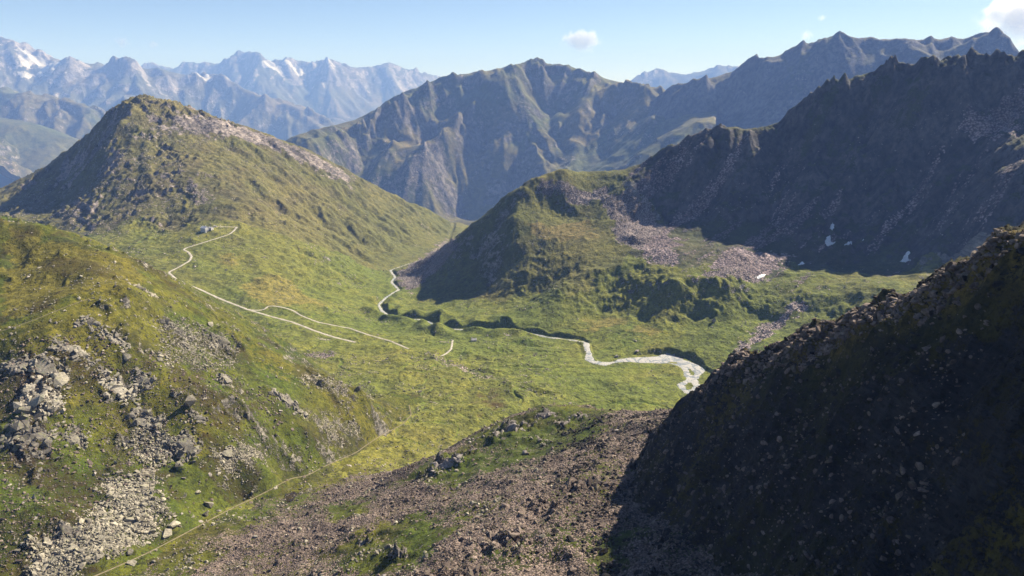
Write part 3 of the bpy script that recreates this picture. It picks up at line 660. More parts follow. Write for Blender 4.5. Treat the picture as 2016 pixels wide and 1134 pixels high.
# ------------------------------------------------------------------ courses of the road, the paths and the stream bed
def smooth_line(px, only=None, step=3.0):
    q = [hit(u, v, only) for u, v in px]; q = np.array([p for p in q if p is not None])
    d = np.r_[0, np.cumsum(np.hypot(*np.diff(q[:, :2], axis=0).T))]
    n = max(4, int(d[-1] / step)); s = np.linspace(0, d[-1], n)
    o = np.stack([np.interp(s, d, q[:, i]) for i in range(3)], 1)
    for _ in range(4):
        o[1:-1] = (o[:-2] + 2 * o[1:-1] + o[2:]) / 4
    for _ in range(12):
        o[1:-1, 2] = (o[:-2, 2] + 2 * o[1:-1, 2] + o[2:, 2]) / 4
    return o
WAYS = [
    ('road', 'pale gravel road winding down from the mountain hut to the meadows', 4.4, ('valley',), [(467,447),(462,453),(452,461),(425,470),(395,479),(364,489),(360,491),(371,496),(377,504),(374,513),(352,526),(338,533),(331,536),(345,548),(368,560),(390,568),(435,589),(487,609),(530,622),(575,634),(615,649),(650,662),(700,674)]),
    ('road', 'pale gravel track branching off the road across the meadow', 3.4, ('valley',), [(487,609),(508,612),(522,610),(526,602),(535,602),(555,604),(580,612),(587,619),(625,634),(690,647),(725,659),(770,672),(805,687)]),
    ('road', 'short pale track leading from the road bend to the mountain hut', 3.4, ('valley',), [(467,447),(445,446.5),(425,446),(414,450)]),
    ('path', 'short curved track near the small stone hut', 3.2, ('valley',), [(868,701),(880,696),(888,687),(890,678),(891,670)]),
    ('path', 'narrow footpath crossing the hollow below the knoll', 1.2, None, [(170,1140),(185,1134),(250,1107),(300,1084),(360,1052),(425,1017),(470,994),(510,977),(540,957),(575,942),(605,937),(630,922),(670,904),(700,892),(720,877),(750,857),(790,837),(810,817),(805,797)]),
    ('path', 'faint trodden line over the top of the knoll', 1.0, ('knoll',), [(0,652),(40,640),(80,625),(130,603),(175,588)]),
]
WAYW = []
for nm, lab, w, only, px in WAYS:
    o = smooth_line(px, only); WAYW.append(o)
    for k, L in LANDS.items():
        if k not in ('valley', 'knoll', 'spur'): continue
        m = (L.X > o[:, 0].min() - 20) & (L.X < o[:, 0].max() + 20) & (L.Y > o[:, 1].min() - 20) & (L.Y < o[:, 1].max() + 20)
        if not m.any(): continue
        dd, zz = line_dist(o, L.X[m], L.Y[m], o[:, 2]); z = L.Z[m]
        f = 1 - sstep(w * 0.7, w * 0.7 + 4, dd)
        on_top = np.abs(z - zz) < 8
        L.Z[m] = np.where(on_top, z * (1 - f) + (zz - 0.05) * f, z)
GZ = lambda pts: [(1080 + x / 5.04, 600 + y / 5.04) for x, y in pts]
GRAVEL = GZ([(245,362),(300,358),(345,374),(345,400),(355,430),(375,480),(360,520),(365,545),(420,575),(520,600),(590,598),(680,570),(760,565),(880,572),(1000,575),(1090,578),(1180,580),(1260,600),(1310,615),(1335,650),(1345,700),(1375,740),(1330,760),(1270,800),(1300,830),(1350,870),(1420,900),(1500,925),(1560,900),
    (1520,840),(1490,780),(1480,740),(1510,690),(1555,660),(1520,620),(1470,590),(1400,565),(1340,545),(1300,520),(1250,500),(1190,488),(1130,495),(1090,510),(980,518),(800,525),(690,540),(660,560),(600,570),(520,565),(450,535),(430,500),(415,460),(410,420),(400,380),(340,362)])
ISLANDS = [GZ(p) for p in ([(1380,625),(1410,640),(1455,680),(1440,700),(1405,690)], [(1380,765),(1410,770),(1440,800),(1420,840),(1370,845),(1350,800)], [(1185,565),(1260,565),(1290,585),(1210,583)], [(440,535),(480,545),(500,562),(455,555)])]
def flat_xy(px, z): return np.array([P(u, v, z)[:2] for u, v in px])
gw = flat_xy(GRAVEL, -352.6); iw = [flat_xy(p, -352.6) for p in ISLANDS]
m = (V.X > gw[:, 0].min() - 15) & (V.X < gw[:, 0].max() + 15) & (V.Y > gw[:, 1].min() - 15) & (V.Y < gw[:, 1].max() + 15)
sd = poly_sd(gw, V.X[m], V.Y[m]); f = sstep(-5, 0, sd)
V.Z[m] = V.Z[m] * (1 - f) + (CZ - 352.9 + fbm(V.X[m], V.Y[m], 12, 2, 261) * 0.25) * f

# ------------------------------------------------------------------ terrain objects
def grid_normals(L):
    gx, gy = L.grad(0); n = np.stack([-gx, -gy, np.ones_like(gx)], -1); return n / np.linalg.norm(n, axis=-1, keepdims=True)
def visible_quads(k, L):
    o = H(L.X, L.Y, skip=k); b = o > L.Z + 4
    return ~(b[:-1, :-1] & b[1:, :-1] & b[:-1, 1:] & b[1:, 1:])
def build_land(name, key, mat, label, keep=None, land=None, nrm=None):
    L = LANDS[key]; q = visible_quads(key, L) if keep is None else keep
    o = mesh_from(name, L, q, [mat]); o['label'] = label
    return o
qv = visible_quads('valley', V)
seeds = {'peak': [(290,200,1880),(150,330,1880),(0,400,1950),(330,330,1620),(430,380,1500),(560,330,1850),(200,420,1480),(60,410,1640),(700,400,1950),(640,440,1640),(800,440,2000),(560,430,1580),(880,440,2300),(740,470,1720)],
         'ridge': [(1350,330,1380),(1400,420,1230),(1500,350,1280),(1600,300,1300),(1700,300,1250),(1800,250,1230),(1900,300,1120),(1960,400,1030),(1650,440,1130),(1500,470,1140),(2016,200,1180),(1330,480,1140),(1800,450,1070),(1640,155,1420),(1480,240,1460)],
         'spur': [(1110,335,1440),(1060,400,1370),(1150,400,1370),(950,470,1380),(1000,540,1220),(900,540,1320),(1200,440,1290),(1100,500,1220),(840,540,1420),(1180,500,1180),(1100,560,1130)],
         'floor': [(600,560,-345),(450,520,-305),(405,470,-278),(700,600,-373),(900,700,-356),(500,612,-335),(800,800,-338),(900,610,-370),(1000,620,-357),(1200,600,-330),(1300,600,-320),(1420,600,-310),(1600,580,-298),(1750,570,-268),(1880,530,-250),(1400,700,-344),(760,575,-390),(330,540,-300),(200,500,-300),(1060,600,-350),(1250,540,-295),(720,545,-374)]}
keys = list(seeds); SS = [(np.array(P(*p)), i) for i, k in enumerate(keys) for p in seeds[k]]
Xc = (V.X[:-1, :-1] + V.X[1:, 1:]) / 2; Yc = (V.Y[:-1, :-1] + V.Y[1:, 1:]) / 2
wx = fbm(Xc, Yc, 60, 3, 251) * 25; best = np.full(Xc.shape, 1e18); cls = np.zeros(Xc.shape, int)
for p, i in SS:
    d = (Xc + wx - p[0]) ** 2 + (Yc - wx - p[1]) ** 2; m = d < best; best[m] = d[m]; cls[m] = i
nv = grid_normals(V)
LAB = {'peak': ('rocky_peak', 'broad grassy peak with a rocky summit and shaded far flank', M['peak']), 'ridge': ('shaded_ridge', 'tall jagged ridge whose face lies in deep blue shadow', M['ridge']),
       'spur': ('grassy_spur', 'rounded grassy spur jutting into the valley below the shaded ridge', M['spur_grass']), 'floor': ('valley_floor', 'green pasture of the valley floor along the stream', M['valley'])}
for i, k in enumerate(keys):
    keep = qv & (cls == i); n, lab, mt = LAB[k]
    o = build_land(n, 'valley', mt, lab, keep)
    vm = np.zeros(V.X.shape, bool); vm[:-1, :-1] |= keep; vm[1:, :-1] |= keep; vm[:-1, 1:] |= keep; vm[1:, 1:] |= keep
    o.data.normals_split_custom_set_from_vertices(nv[vm])
build_land('grassy_knoll', 'knoll', M['knoll'], 'near grassy knoll strewn with pale outcrops and boulders')
build_land('scree_spur', 'spur', M['spur'], 'brownish scree spur in the foreground below the dark slope')
build_land('dark_slope', 'slope', M['slope'], 'steep near slope of rock in black shadow, coloured darker for the shade')
build_land('green_mountain', 'central', M['central'], 'hazy ribbed mountain closing the end of the valley')
build_land('back_ridge', 'backridge', M['backridge'], 'long blue shaded ridge behind the jagged ridge')
build_land('far_hill', 'left_hill', M['hill'], 'smooth dim green hill behind the rocky peak')
build_land('far_shoulder', 'left_shoulder', M['hill'], 'pale hazy shoulder below the snowy range')
build_land('snowy_range', 'glacier_range', M['far'], 'pale blue rocky range with snow fields on its left summit')
build_land('far_range', 'far_range', M['far'], 'faint distant range with a blocky summit and snow')
build_land('far_peaks', 'far_peaks', M['far'], 'two faint blue peaks beyond the long ridge')
me = bpy.data.meshes.new('ground'); Rg = 60000.0
me.from_pydata([(-Rg,-Rg,-1200),(Rg,-Rg,-1200),(Rg,Rg,-1200),(-Rg,Rg,-1200)], [], [(0,1,2,3)])
g = bpy.data.objects.new('ground', me); COL.objects.link(g); g['kind'] = 'structure'; me.materials.append(M['hill'])
# ------------------------------------------------------------------ laid sheets: road, paths, stream, snow
def mesh_obj(name, verts, faces, mat, smooth=True, parent=None):
    me = bpy.data.meshes.new(name); me.from_pydata([tuple(map(float, v)) for v in verts], [], faces); me.update()
    if smooth: me.polygons.foreach_set('use_smooth', np.ones(len(me.polygons), bool))
    if mat: me.materials.append(mat)
    o = bpy.data.objects.new(name, me); COL.objects.link(o)
    if parent: o.parent = parent
    return o
def tag(o, label=None, cat=None, group=None, kind=None):
    if label: o['label'] = label
    if cat: o['category'] = cat
    if group: o['group'] = group
    if kind: o['kind'] = kind
    return o
def ribbon(name, o, w, mat, lift=0.3, segs=4, jag=0.15, seed=0):
    t = np.gradient(o[:, :2], axis=0); t /= np.linalg.norm(t, axis=1, keepdims=True) + 1e-9; nrm = np.stack([-t[:, 1], t[:, 0]], 1)
    s = np.arange(len(o)); wl = w * (1 + jag * 2 * noise(s * 0.23, s * 0 + seed, 5)); wr = w * (1 + jag * 2 * noise(s * 0.23, s * 0 + seed + 9, 6))
    vs = []
    for i in range(segs + 1):
        k = i / segs * 2 - 1; off = np.where(k < 0, k * wl, k * wr) * 0.5
        p = o[:, :2] + nrm * off[:, None]; z = H(p[:, 0], p[:, 1]) + (lift if 0 < i < segs else -0.1)
        vs.append(np.c_[p, z])
    vs = np.stack(vs, 1).reshape(-1, 3); f = []
    for a in range(len(o) - 1):
        for i in range(segs):
            k = a * (segs + 1) + i; f.append((k, k + 1, k + segs + 2, k + segs + 1))
    return mesh_obj(name, vs, f, mat)
def sheet(name, poly, cell, lift, mat, warp=0.0, holes=(), wl=8.0, only=None, rim=2.0):
    poly = np.asarray(poly)[:, :2]; x0, y0 = poly.min(0) - cell * 2; x1, y1 = poly.max(0) + cell * 2
    xs = np.arange(x0, x1, cell); ys = np.arange(y0, y1, cell); X, Y = np.meshgrid(xs, ys)
    sd = poly_sd(poly, X, Y)
    for hp in holes: sd = np.minimum(sd, -poly_sd(hp, X, Y))
    if warp: sd = sd + fbm(X, Y, wl, 3, 271) * warp
    Z = H(X, Y, only=only) + lift * sstep(-cell * 0.7, rim, sd) - 0.25 * lift * (sd < 0)
    k = sd > -cell * 0.75
    q = k[:-1, :-1] & k[1:, :-1] & k[:-1, 1:] & k[1:, 1:]
    vm = np.zeros(X.shape, bool); vm[:-1, :-1] |= q; vm[1:, :-1] |= q; vm[:-1, 1:] |= q; vm[1:, 1:] |= q
    idx = -np.ones(X.shape, int); idx[vm] = np.arange(vm.sum())
    f = np.stack([idx[:-1, :-1][q], idx[:-1, 1:][q], idx[1:, 1:][q], idx[1:, :-1][q]], 1)
    return mesh_obj(name, np.stack([X[vm], Y[vm], Z[vm]], 1), f.tolist(), mat)
def simple_mat(name, a, b, wl, bumpd=0.2, rough=0.95, stretch=None):
    t = NT(name); v = t.scaled(stretch) if stretch else None
    n = t.noise(wl, 5, 0.65, vec=v); n2 = t.noise(wl * 5, 3, 0.6)
    c = t.mix(t.ramp(n, 0.3, 0.7), a, b); c = t.mix(1.0, c, t.mix(t.ramp(n2, 0.3, 0.7), (0.8, 0.8, 0.8), (1.15, 1.15, 1.15)), 'MULTIPLY')
    t.l(c, t.bsdf.inputs['Base Color']); t.bsdf.inputs['Roughness'].default_value = rough
    t.l(t.bump(n, 0.6, bumpd), t.bsdf.inputs['Normal']); return t.m
M['road'] = simple_mat('road_gravel', (0.29, 0.26, 0.22), (0.41, 0.37, 0.325), 1.2)
M['trail'] = simple_mat('trodden_earth', (0.12, 0.096, 0.06), (0.20, 0.165, 0.11), 0.6)
M['far_snow'] = simple_mat('haze_dimmed_firn', (0.30, 0.285, 0.27), (0.52, 0.50, 0.48), 60.0, 4.0, 0.8)  # far snow dimmed in colour to stand in for thicker haze
M['snow'] = simple_mat('old_snow', (0.66, 0.67, 0.68), (0.80, 0.80, 0.80), 3.0, 0.3, 0.6)
for (nm, lab, w, only, px), o in zip(WAYS, WAYW):
    tag(ribbon(nm, o, w, M['trail'] if nm == 'path' and w < 3 else M['road'], 0.3 if w > 3 else 0.16), lab, kind='structure')
# stream: pale glacial gravel with braided water
t = NT('stream_gravel')
wv = t.scaled((1.0, 1.0, 0.0)); n = t.noise(22, 3, 0.55, dist=1.2); w_ = t.ramp(t.math('ABSOLUTE', t.math('SUBTRACT', n, 0.5)), 0.02, 0.06)
fine = t.noise(1.5, 4, 0.7); gcol = t.mix(t.ramp(fine, 0.3, 0.7), (0.24, 0.23, 0.215), (0.42, 0.40, 0.37))
t.l(t.mix(w_, (0.20, 0.215, 0.225), gcol), t.bsdf.inputs['Base Color']); t.l(t.ramp(w_, 0, 1, 0.25, 0.95), t.bsdf.inputs['Roughness']); t.l(t.bump(t.math('MULTIPLY', fine, w_), 0.5, 0.4), t.bsdf.inputs['Normal'])
M['gravel'] = t.m
tag(sheet('river', gw, 1.6, 0.35, M['gravel'], 1.0, iw, 6.0, ('valley',), 1.0), 'pale braided gravel stream bending through the pasture', kind='structure')
so = np.array(RIV_W)[8:-2]
so_ = [so[0]]
for a, b in zip(so[:-1], so[1:]):
    k = max(1, int(np.hypot(*(b - a)[:2]) / 3)); so_ += [a + (b - a) * i / k for i in range(1, k + 1)]
so_ = np.array(so_)
for _ in range(6): so_[1:-1] = (so_[:-2] + 2 * so_[1:-1] + so_[2:]) / 4
tag(ribbon('river', so_, 5.5, M['gravel'], 0.35, 5, 0.35), 'narrow pale stream winding away down the valley between its banks', kind='structure')
# pond
pw = polyw([(556,983),(562,972),(578,967),(585,972),(580,985),(566,990)], ('knoll', 'spur'))
t = NT('pond_water'); t.bsdf.inputs['Base Color'].default_value = (0.022, 0.015, 0.008, 1); t.bsdf.inputs['Roughness'].default_value = 0.12; M['pond'] = t.m
pz = np.median(pw[:, 2])
tag(sheet('pond', pw, 0.6, 0.25, M['pond'], 0.6, (), 4.0, ('knoll', 'spur'), 0.8), 'small dark brown pool beside the footpath', kind='structure')
# snow patches
SZ = lambda pts: [(1560 + x / 5.04, 400 + y / 5.04) for x, y in pts]
SNOW = [(SZ([(366,268),(383,215),(398,192),(418,212),(408,250)]), 'topmost small snow patch on the shaded ridge face', 1.4, 1.0),
        (SZ([(340,424),(322,378),(348,325),(370,320),(377,350),(388,388),(434,378),(385,412)]), 'boot-shaped snow patch low on the shaded ridge face', 1.4, 1.2),
        (SZ([(498,434),(540,393),(575,370),(596,385),(572,407)]), 'slanting snow patch beside the boot-shaped one', 1.4, 1.0),
        (SZ([(686,372),(712,343),(722,362)]), 'tiniest snow patch on the shaded ridge face', 1.2, 0.8),
        (SZ([(1066,582),(1098,530),(1138,480),(1162,462),(1168,485),(1146,522),(1157,560),(1180,570),(1120,588)]), 'tall wedge of snow at the foot of the shaded ridge near the dark slope', 1.4, 1.2),
        (SZ([(44,614),(98,580),(128,600),(82,614)]), 'flat snow patch at the edge of the ridge shadow above the pasture', 1.2, 1.0),
        ([(1486,546),(1496,541),(1508,540),(1503,546),(1494,549)], 'small dirty snow remnant on the pink scree below the ridge', 1.2, 0.8)]
for px, lab, c, lift in SNOW:
    w = polyw(px, ('valley',))
    tag(sheet('snow_patch', w, c, lift, M['snow'], 1.2, (), 10, ('valley',), 4.0), lab, 'snow patch', 'snow patches on the shaded ridge')
FSNOW = [('glacier_range', [(30,98),(50,96),(62,106),(85,118),(112,124),(128,142),(100,140),(70,128),(40,128)], 'large snow field under the highest summit of the snowy range'),
         ('glacier_range', [(40,142),(75,140),(95,150),(70,155),(45,152)], 'thin snow band low on the snowy range'),
         ('glacier_range', [(378,146),(392,138),(408,146),(424,153),(405,157),(388,154)], 'snow field at the right end of the snowy range'),
         ('far_range', [(512,122),(530,120),(548,132),(572,144),(548,143),(524,134)], 'snow slope right of the blocky distant summit'),
         ('far_range', [(556,124),(580,126),(600,142),(580,140),(562,132)], 'outer snow streak on the faint distant range'),
         ('far_range', [(636,122),(650,120),(662,130),(645,131)], 'tiny snow spot under the twin faint summits')]
for key, px, lab in FSNOW:
    w = polyw(px, (key,))
    tag(sheet('snow_field', w, 22, 6, M['far_snow'], 110, (), 260, (key,), 40), lab, 'snow field', 'snow fields on the far ranges')

# ------------------------------------------------------------------ rocks
import bmesh
def rock_mat(name, a, b, lichen, wl=0.8):
    t = NT(name); oi = t.n('ShaderNodeObjectInfo'); tc = t.n('ShaderNodeTexCoord')
    n = t.noise(wl, 5, 0.7); n2 = t.noise(wl * 3, 3, 0.6)
    c = t.mix(oi.outputs['Random'], a, b); c = t.mix(1.0, c, t.mix(t.ramp(n, 0.3, 0.72), (0.5, 0.5, 0.5), (1.25, 1.23, 1.18)), 'MULTIPLY')
    big = t.noise(24, 3, 0.6); c = t.mix(1.0, c, t.mix(t.ramp(big, 0.32, 0.68), (0.68, 0.66, 0.66), (1.2, 1.18, 1.15)), 'MULTIPLY')
    c = t.mix(t.math('MULTIPLY', t.ramp(n2, 0.52, 0.68), 0.6), c, lichen)
    t.l(c, t.bsdf.inputs['Base Color']); t.l(t.bump(n, 0.7, 0.25), t.bsdf.inputs['Normal']); return t.m
M['rock_pale'] = rock_mat('pale_gneiss', (0.13, 0.12, 0.10), (0.37, 0.34, 0.275), (0.24, 0.23, 0.13))
M['rock_brown'] = rock_mat('brown_scree_stone', (0.095, 0.074, 0.064), (0.255, 0.203, 0.174), (0.16, 0.14, 0.09))
M['rock_dark'] = rock_mat('shade_darkened_stone', (0.018, 0.016, 0.015), (0.035, 0.031, 0.028), (0.025, 0.022, 0.012))  # stone colour with the slope's black shade put into it
M['rock_crag'] = rock_mat('weathered_crag', (0.13, 0.12, 0.105), (0.31, 0.285, 0.24), (0.19, 0.185, 0.10), 1.2)
M['rock_grey'] = rock_mat('grey_boulder', (0.24, 0.215, 0.20), (0.38, 0.34, 0.32), (0.26, 0.25, 0.19), 1.5)
def hull_bm(bm, r, n=16, sq=(1, 1, 1), mat=None, loc=(0, 0, 0), boxy=0.5):
    vs = []
    for _ in range(n):
        p = r.normal(size=3); p /= np.linalg.norm(p)
        c = p / np.max(np.abs(p)) * 0.8
        p = (p * (1 - boxy) + c * boxy) * r.uniform(0.8, 1.08) * np.array(sq)
        if mat is not None: p = mat @ p
        vs.append(bm.verts.new(p + np.array(loc)))
    res = bmesh.ops.convex_hull(bm, input=vs)
    kill = [v for v in set(res['geom_interior']) if isinstance(v, bmesh.types.BMVert)]
    bmesh.ops.delete(bm, geom=kill, context='VERTS')
def rock_mesh(name, seed, mat, sq, boxy=0.5, n=18):
    r = np.random.default_rng(seed); bm = bmesh.new(); hull_bm(bm, r, n, sq, boxy=boxy)
    me = bpy.data.meshes.new(name); bm.to_mesh(me); bm.free(); me.materials.append(mat); return me
SQ = [(1, 0.8, 0.6), (1.2, 0.7, 0.45), (0.9, 0.9, 0.7), (1.3, 0.8, 0.5), (0.8, 0.7, 0.95), (1.1, 1.0, 0.4), (1, 0.6, 0.8), (1.25, 0.9, 0.6)]
ROCKS = {c: [rock_mesh('boulder', 500 + i, M['rock_' + c], SQ[i], 0.35 + 0.05 * i) for i in range(8)] for c in ('pale', 'grey', 'dark')}
def slope_rot(x, y, rz, tilt=0.7):
    e = 1.0; gx = float(H(x + e, y) - H(x - e, y)) / 2; gy = float(H(x, y + e) - H(x, y - e)) / 2
    gx = max(-1, min(1, gx)); gy = max(-1, min(1, gy))
    nrm = Vector((-gx * tilt, -gy * tilt, 1)).normalized()
    return (Vector((0, 0, 1)).rotation_difference(nrm).to_matrix() @ Matrix.Rotation(rz, 3, 'Z')).to_euler()
def boulder(x, y, r, kind, label, group, i, rz=None, sink=0.25, sc=(1, 1, 1)):
    o = bpy.data.objects.new('boulder', ROCKS[kind][i % 8]); COL.objects.link(o)
    o.location = (x, y, float(H(x, y)) + r * SQ[i % 8][2] * (1 - 2 * sink) * 0.9 * sc[2])
    o.rotation_euler = slope_rot(x, y, random.uniform(0, 6.28) if rz is None else rz); o.scale = (r * sc[0], r * sc[1], r * sc[2])
    return tag(o, label, 'boulder', group)
def at(u, v, only=None): return hit(u, v, only)
NB = [(412,994,19,'rounded pale boulder standing alone just above the footpath',0), (406,1016,15,'split pale boulder touching the edge of the footpath',4), (390,971,11,'small pale boulder uphill of the lone boulders by the footpath',2),
      (344,1035,19,'squat pale boulder with a dark base left of the footpath bend',7), (329,1053,22,'long flat slab boulder lying beside the footpath',3), (301,1050,12,'pointed pale boulder at the right rim of the boulder field',4),
      (256,1088,15,'pale boulder in a small cluster between field and footpath',1), (259,1111,17,'broad pale boulder sitting right on the footpath edge',0), (228,1087,11,'upright pale boulder below the boulder field',6),
      (235,1071,12,'wedge-shaped boulder at the lower rim of the boulder field',1), (292,1069,9,'low boulder between the flat slab and the boulder field',5), (447,894,18,'flat-topped boulder at the edge of the middle stone patch',5),
      (228,912,9,'single pale boulder on the dark turf above the boulder field',6), (374,796,28,'tall pale boulder leaning on the mid slope of the knoll',4), (252,706,20,'jagged white block on the bright green turf of the knoll',1),
      (497,971,8,'small lone boulder near the pond and footpath',2), (827,772,10,'lone boulder on the open meadow right of the knoll',0), (727,754,8,'boulder above the stone patch at the knoll edge',2), (706,766,16,'dark-sided block in the stone patch at the knoll edge',6),
      (35,1085,11,'lone rounded boulder at the lower left on dark turf',0), (498,893,9,'small boulder right of the middle stone patch',4), (415,640,14,'pale block near the crest of the knoll',3)]
for i, (u, v, px, lab, k) in enumerate(NB):
    p = at(u, v); dist = np.linalg.norm(p - np.array([0, 0, CZ])); boulder(p[0], p[1], px * 0.5 * dist / FPX * 1.05, 'pale', lab, None, k, rz=i * 1.3)
for i, (u, v, px, lab, k) in enumerate([(1405,634,11,'lone upright boulder casting a long shadow on the right pasture',4), (1254,692,8,'pale boulder on the far bank above the gravel stream',3), (1214,703,9,'pale block at the bend of the gravel stream',2), (1285,622,6,'small boulder among the green mounds beyond the stream',0)]):
    p = at(u, v); dist = np.linalg.norm(p - np.array([0, 0, CZ])); boulder(p[0], p[1], px * 0.5 * dist / FPX * 1.1, 'grey', lab, None, k, rz=i)

# stones scattered as one mass per landform
def stone_nodes(mat, seed):
    ng = bpy.data.node_groups.new('stones', 'GeometryNodeTree')
    ng.interface.new_socket('Geometry', in_out='INPUT', socket_type='NodeSocketGeometry'); ng.interface.new_socket('Geometry', in_out='OUTPUT', socket_type='NodeSocketGeometry')
    N = ng.nodes.new; Lk = ng.links.new
    gi = N('NodeGroupInput'); go = N('NodeGroupOutput'); g2i = N('GeometryNodeGeometryToInstance')
    for k in range(7):
        ico = N('GeometryNodeMeshIcoSphere'); ico.inputs['Subdivisions'].default_value = 2; ico.inputs['Radius'].default_value = 1.0
        rv = N('FunctionNodeRandomValue'); rv.data_type = 'FLOAT_VECTOR'; rv.inputs[0].default_value = (-0.55,) * 3; rv.inputs[1].default_value = (0.55,) * 3; rv.inputs['Seed'].default_value = seed + k
        sp_ = N('GeometryNodeSetPosition'); hull = N('GeometryNodeConvexHull'); sm = N('GeometryNodeSetMaterial'); sm.inputs['Material'].default_value = mat
        tr = N('GeometryNodeTransform'); tr.inputs['Scale'].default_value = (0.8 * SQ[k][0], 0.8 * SQ[k][1], 0.8 * SQ[k][2])
        ss = N('GeometryNodeSetShadeSmooth'); ss.inputs['Shade Smooth'].default_value = False
        Lk(ico.outputs[0], sp_.inputs['Geometry']); Lk(rv.outputs[0], sp_.inputs['Offset']); Lk(sp_.outputs[0], hull.inputs[0]); Lk(hull.outputs[0], tr.inputs[0]); Lk(tr.outputs[0], ss.inputs[0]); Lk(ss.outputs[0], sm.inputs[0]); Lk(sm.outputs[0], g2i.inputs[0])
    iop = N('GeometryNodeInstanceOnPoints'); iop.inputs['Pick Instance'].default_value = True
    def attr(nm, ty):
        a = N('GeometryNodeInputNamedAttribute'); a.data_type = ty; a.inputs[0].default_value = nm; return a.outputs[0]
    e2r = N('FunctionNodeEulerToRotation'); Lk(attr('turn', 'FLOAT_VECTOR'), e2r.inputs[0])
    Lk(gi.outputs[0], iop.inputs['Points']); Lk(g2i.outputs[0], iop.inputs['Instance']); Lk(attr('pick', 'INT'), iop.inputs['Instance Index']); Lk(e2r.outputs[0], iop.inputs['Rotation']); Lk(attr('size', 'FLOAT_VECTOR'), iop.inputs['Scale'])
    Lk(iop.outputs[0], go.inputs[0]); return ng
def pick_points(L, weight, n, r):
    cell = L.D * np.gradient(L.D, axis=0); w = (np.clip(weight, 0, None) * cell).ravel(); c = np.cumsum(w); k = np.searchsorted(c, r.random(n) * c[-1]); k = np.clip(k, 0, w.size - 1)
    j, i = np.unravel_index(k, L.X.shape)
    az = L.az[i] + (r.random(n) - 0.5) * (L.az[1] - L.az[0]); rr = L.r[j] * np.exp((r.random(n) - 0.5) * (L.l1 - L.l0) / (L.nr - 1))
    return np.sin(az) * rr, np.cos(az) * rr
def stones(name, x, y, size, mat, label, seed, sink=0.15, tilt=0.5):
    r = np.random.default_rng(seed); n = len(x); z = H(x, y)
    s = size[:, None] * r.uniform(0.75, 1.3, (n, 3))
    me = bpy.data.meshes.new(name); me.vertices.add(n); me.vertices.foreach_set('co', np.c_[x, y, z + size * (0.3 - sink)].astype(np.float32).ravel())
    for nm, ty, arr, key in (('turn', 'FLOAT_VECTOR', np.c_[r.normal(0, tilt, n), r.normal(0, tilt, n), r.uniform(0, 6.28, n)], 'vector'), ('size', 'FLOAT_VECTOR', s, 'vector'), ('pick', 'INT', r.integers(0, 7, n), 'value')):
        at_ = me.attributes.new(nm, ty, 'POINT'); at_.data.foreach_set(key, arr.astype(np.int32 if ty == 'INT' else np.float32).ravel())
    o = bpy.data.objects.new(name, me); COL.objects.link(o); tag(o, label, kind='stuff')
    md = o.modifiers.new('stones', 'NODES'); md.node_group = stone_nodes(mat, seed)
    return o
def plaw(r, n, lo, hi, a=2.4):
    u = r.random(n); return (lo ** (1 - a) + u * (hi ** (1 - a) - lo ** (1 - a))) ** (1 / (1 - a))
r = np.random.default_rng(77)
def inpoly(L, w, soft=3.0, warp=4.0):
    m = (L.X > w[:, 0].min() - 10) & (L.X < w[:, 0].max() + 10) & (L.Y > w[:, 1].min() - 10) & (L.Y < w[:, 1].max() + 10); f = np.zeros(L.X.shape)
    f[m] = sstep(-soft, soft, poly_sd(w, L.X[m], L.Y[m]) + fbm(L.X[m], L.Y[m], 10, 3, 201) * warp); return f
xs, ys, ss = [], [], []
def add(L, w, n, lo, hi, a=2.4):
    x, y = pick_points(L, w, n, r); xs.append(x); ys.append(y); ss.append(plaw(r, n, lo, hi, a))
add(K, inpoly(K, FIELDS['foot'], 6, 9), 4200, 0.35, 1.5, 2.1)
BIG = []
def big(L, w, n, lo, hi, kind, label, group, a=2.6):
    x, y = pick_points(L, w, n, r); s = plaw(r, n, lo, hi, a)
    for i in range(n): boulder(x[i], y[i], s[i], kind, label, group, int(r.integers(0, 8)), sink=0.3)
big(K, inpoly(K, FIELDS['foot'], 1.5, 2.0), 130, 1.1, 2.9, 'pale', 'pale angular boulder packed in the boulder field at the foot of the knoll', 'boulders of the field at the foot of the knoll')
big(K, inpoly(K, FIELDS['crown'], 6, 6), 45, 1.1, 2.8, 'pale', 'pale boulder among the bright rocks near the crest of the knoll', 'boulders near the crest of the knoll')
big(K, inpoly(K, FIELDS['gully'], 2, 2), 24, 1.0, 2.2, 'pale', 'pale boulder spilling down the gully above the boulder field', 'boulders in the gully above the boulder field')
big(K, inpoly(K, FIELDS['mid'], 2, 2), 18, 0.9, 1.7, 'pale', 'pale boulder in the stone patch on the middle of the knoll', 'boulders in the middle stone patch')
big(K, inpoly(K, FIELDS['edge'], 2, 2), 18, 1.1, 2.4, 'pale', 'pale boulder in the stone patch at the far edge of the knoll', 'boulders at the far edge of the knoll')
big(S, S.attr['rock'] * 0 + 1, 40, 1.0, 2.4, 'grey', 'grey boulder lying on the brown scree spur', 'boulders on the scree spur')
for k, n, hi in (('mid', 1100, 0.9), ('fan', 700, 0.9), ('crown', 2600, 1.2), ('gully', 1300, 1.2), ('edge', 700, 1.2)): add(K, inpoly(K, FIELDS[k], 6, 8), n, 0.3, hi, 2.3)
cl = sstep(0.05, 0.55, fbm(K.X, K.Y, 28, 4, 283, 0.6)) * (K.X > -420)
add(K, cl * (0.3 + K.attr['rock'] * 2), 8500, 0.28, 1.5, 2.5)
add(K, np.ones(K.X.shape), 1600, 0.2, 0.7, 2.6)
stones('rubble', np.concatenate(xs), np.concatenate(ys), np.concatenate(ss), M['rock_pale'], 'pale stones and rubble strewn over the grassy knoll', 301)
x, y = pick_points(S, np.clip(S.attr['scree'] - 0.25, 0, 1) ** 1.2 + 0.03, 70000, r)
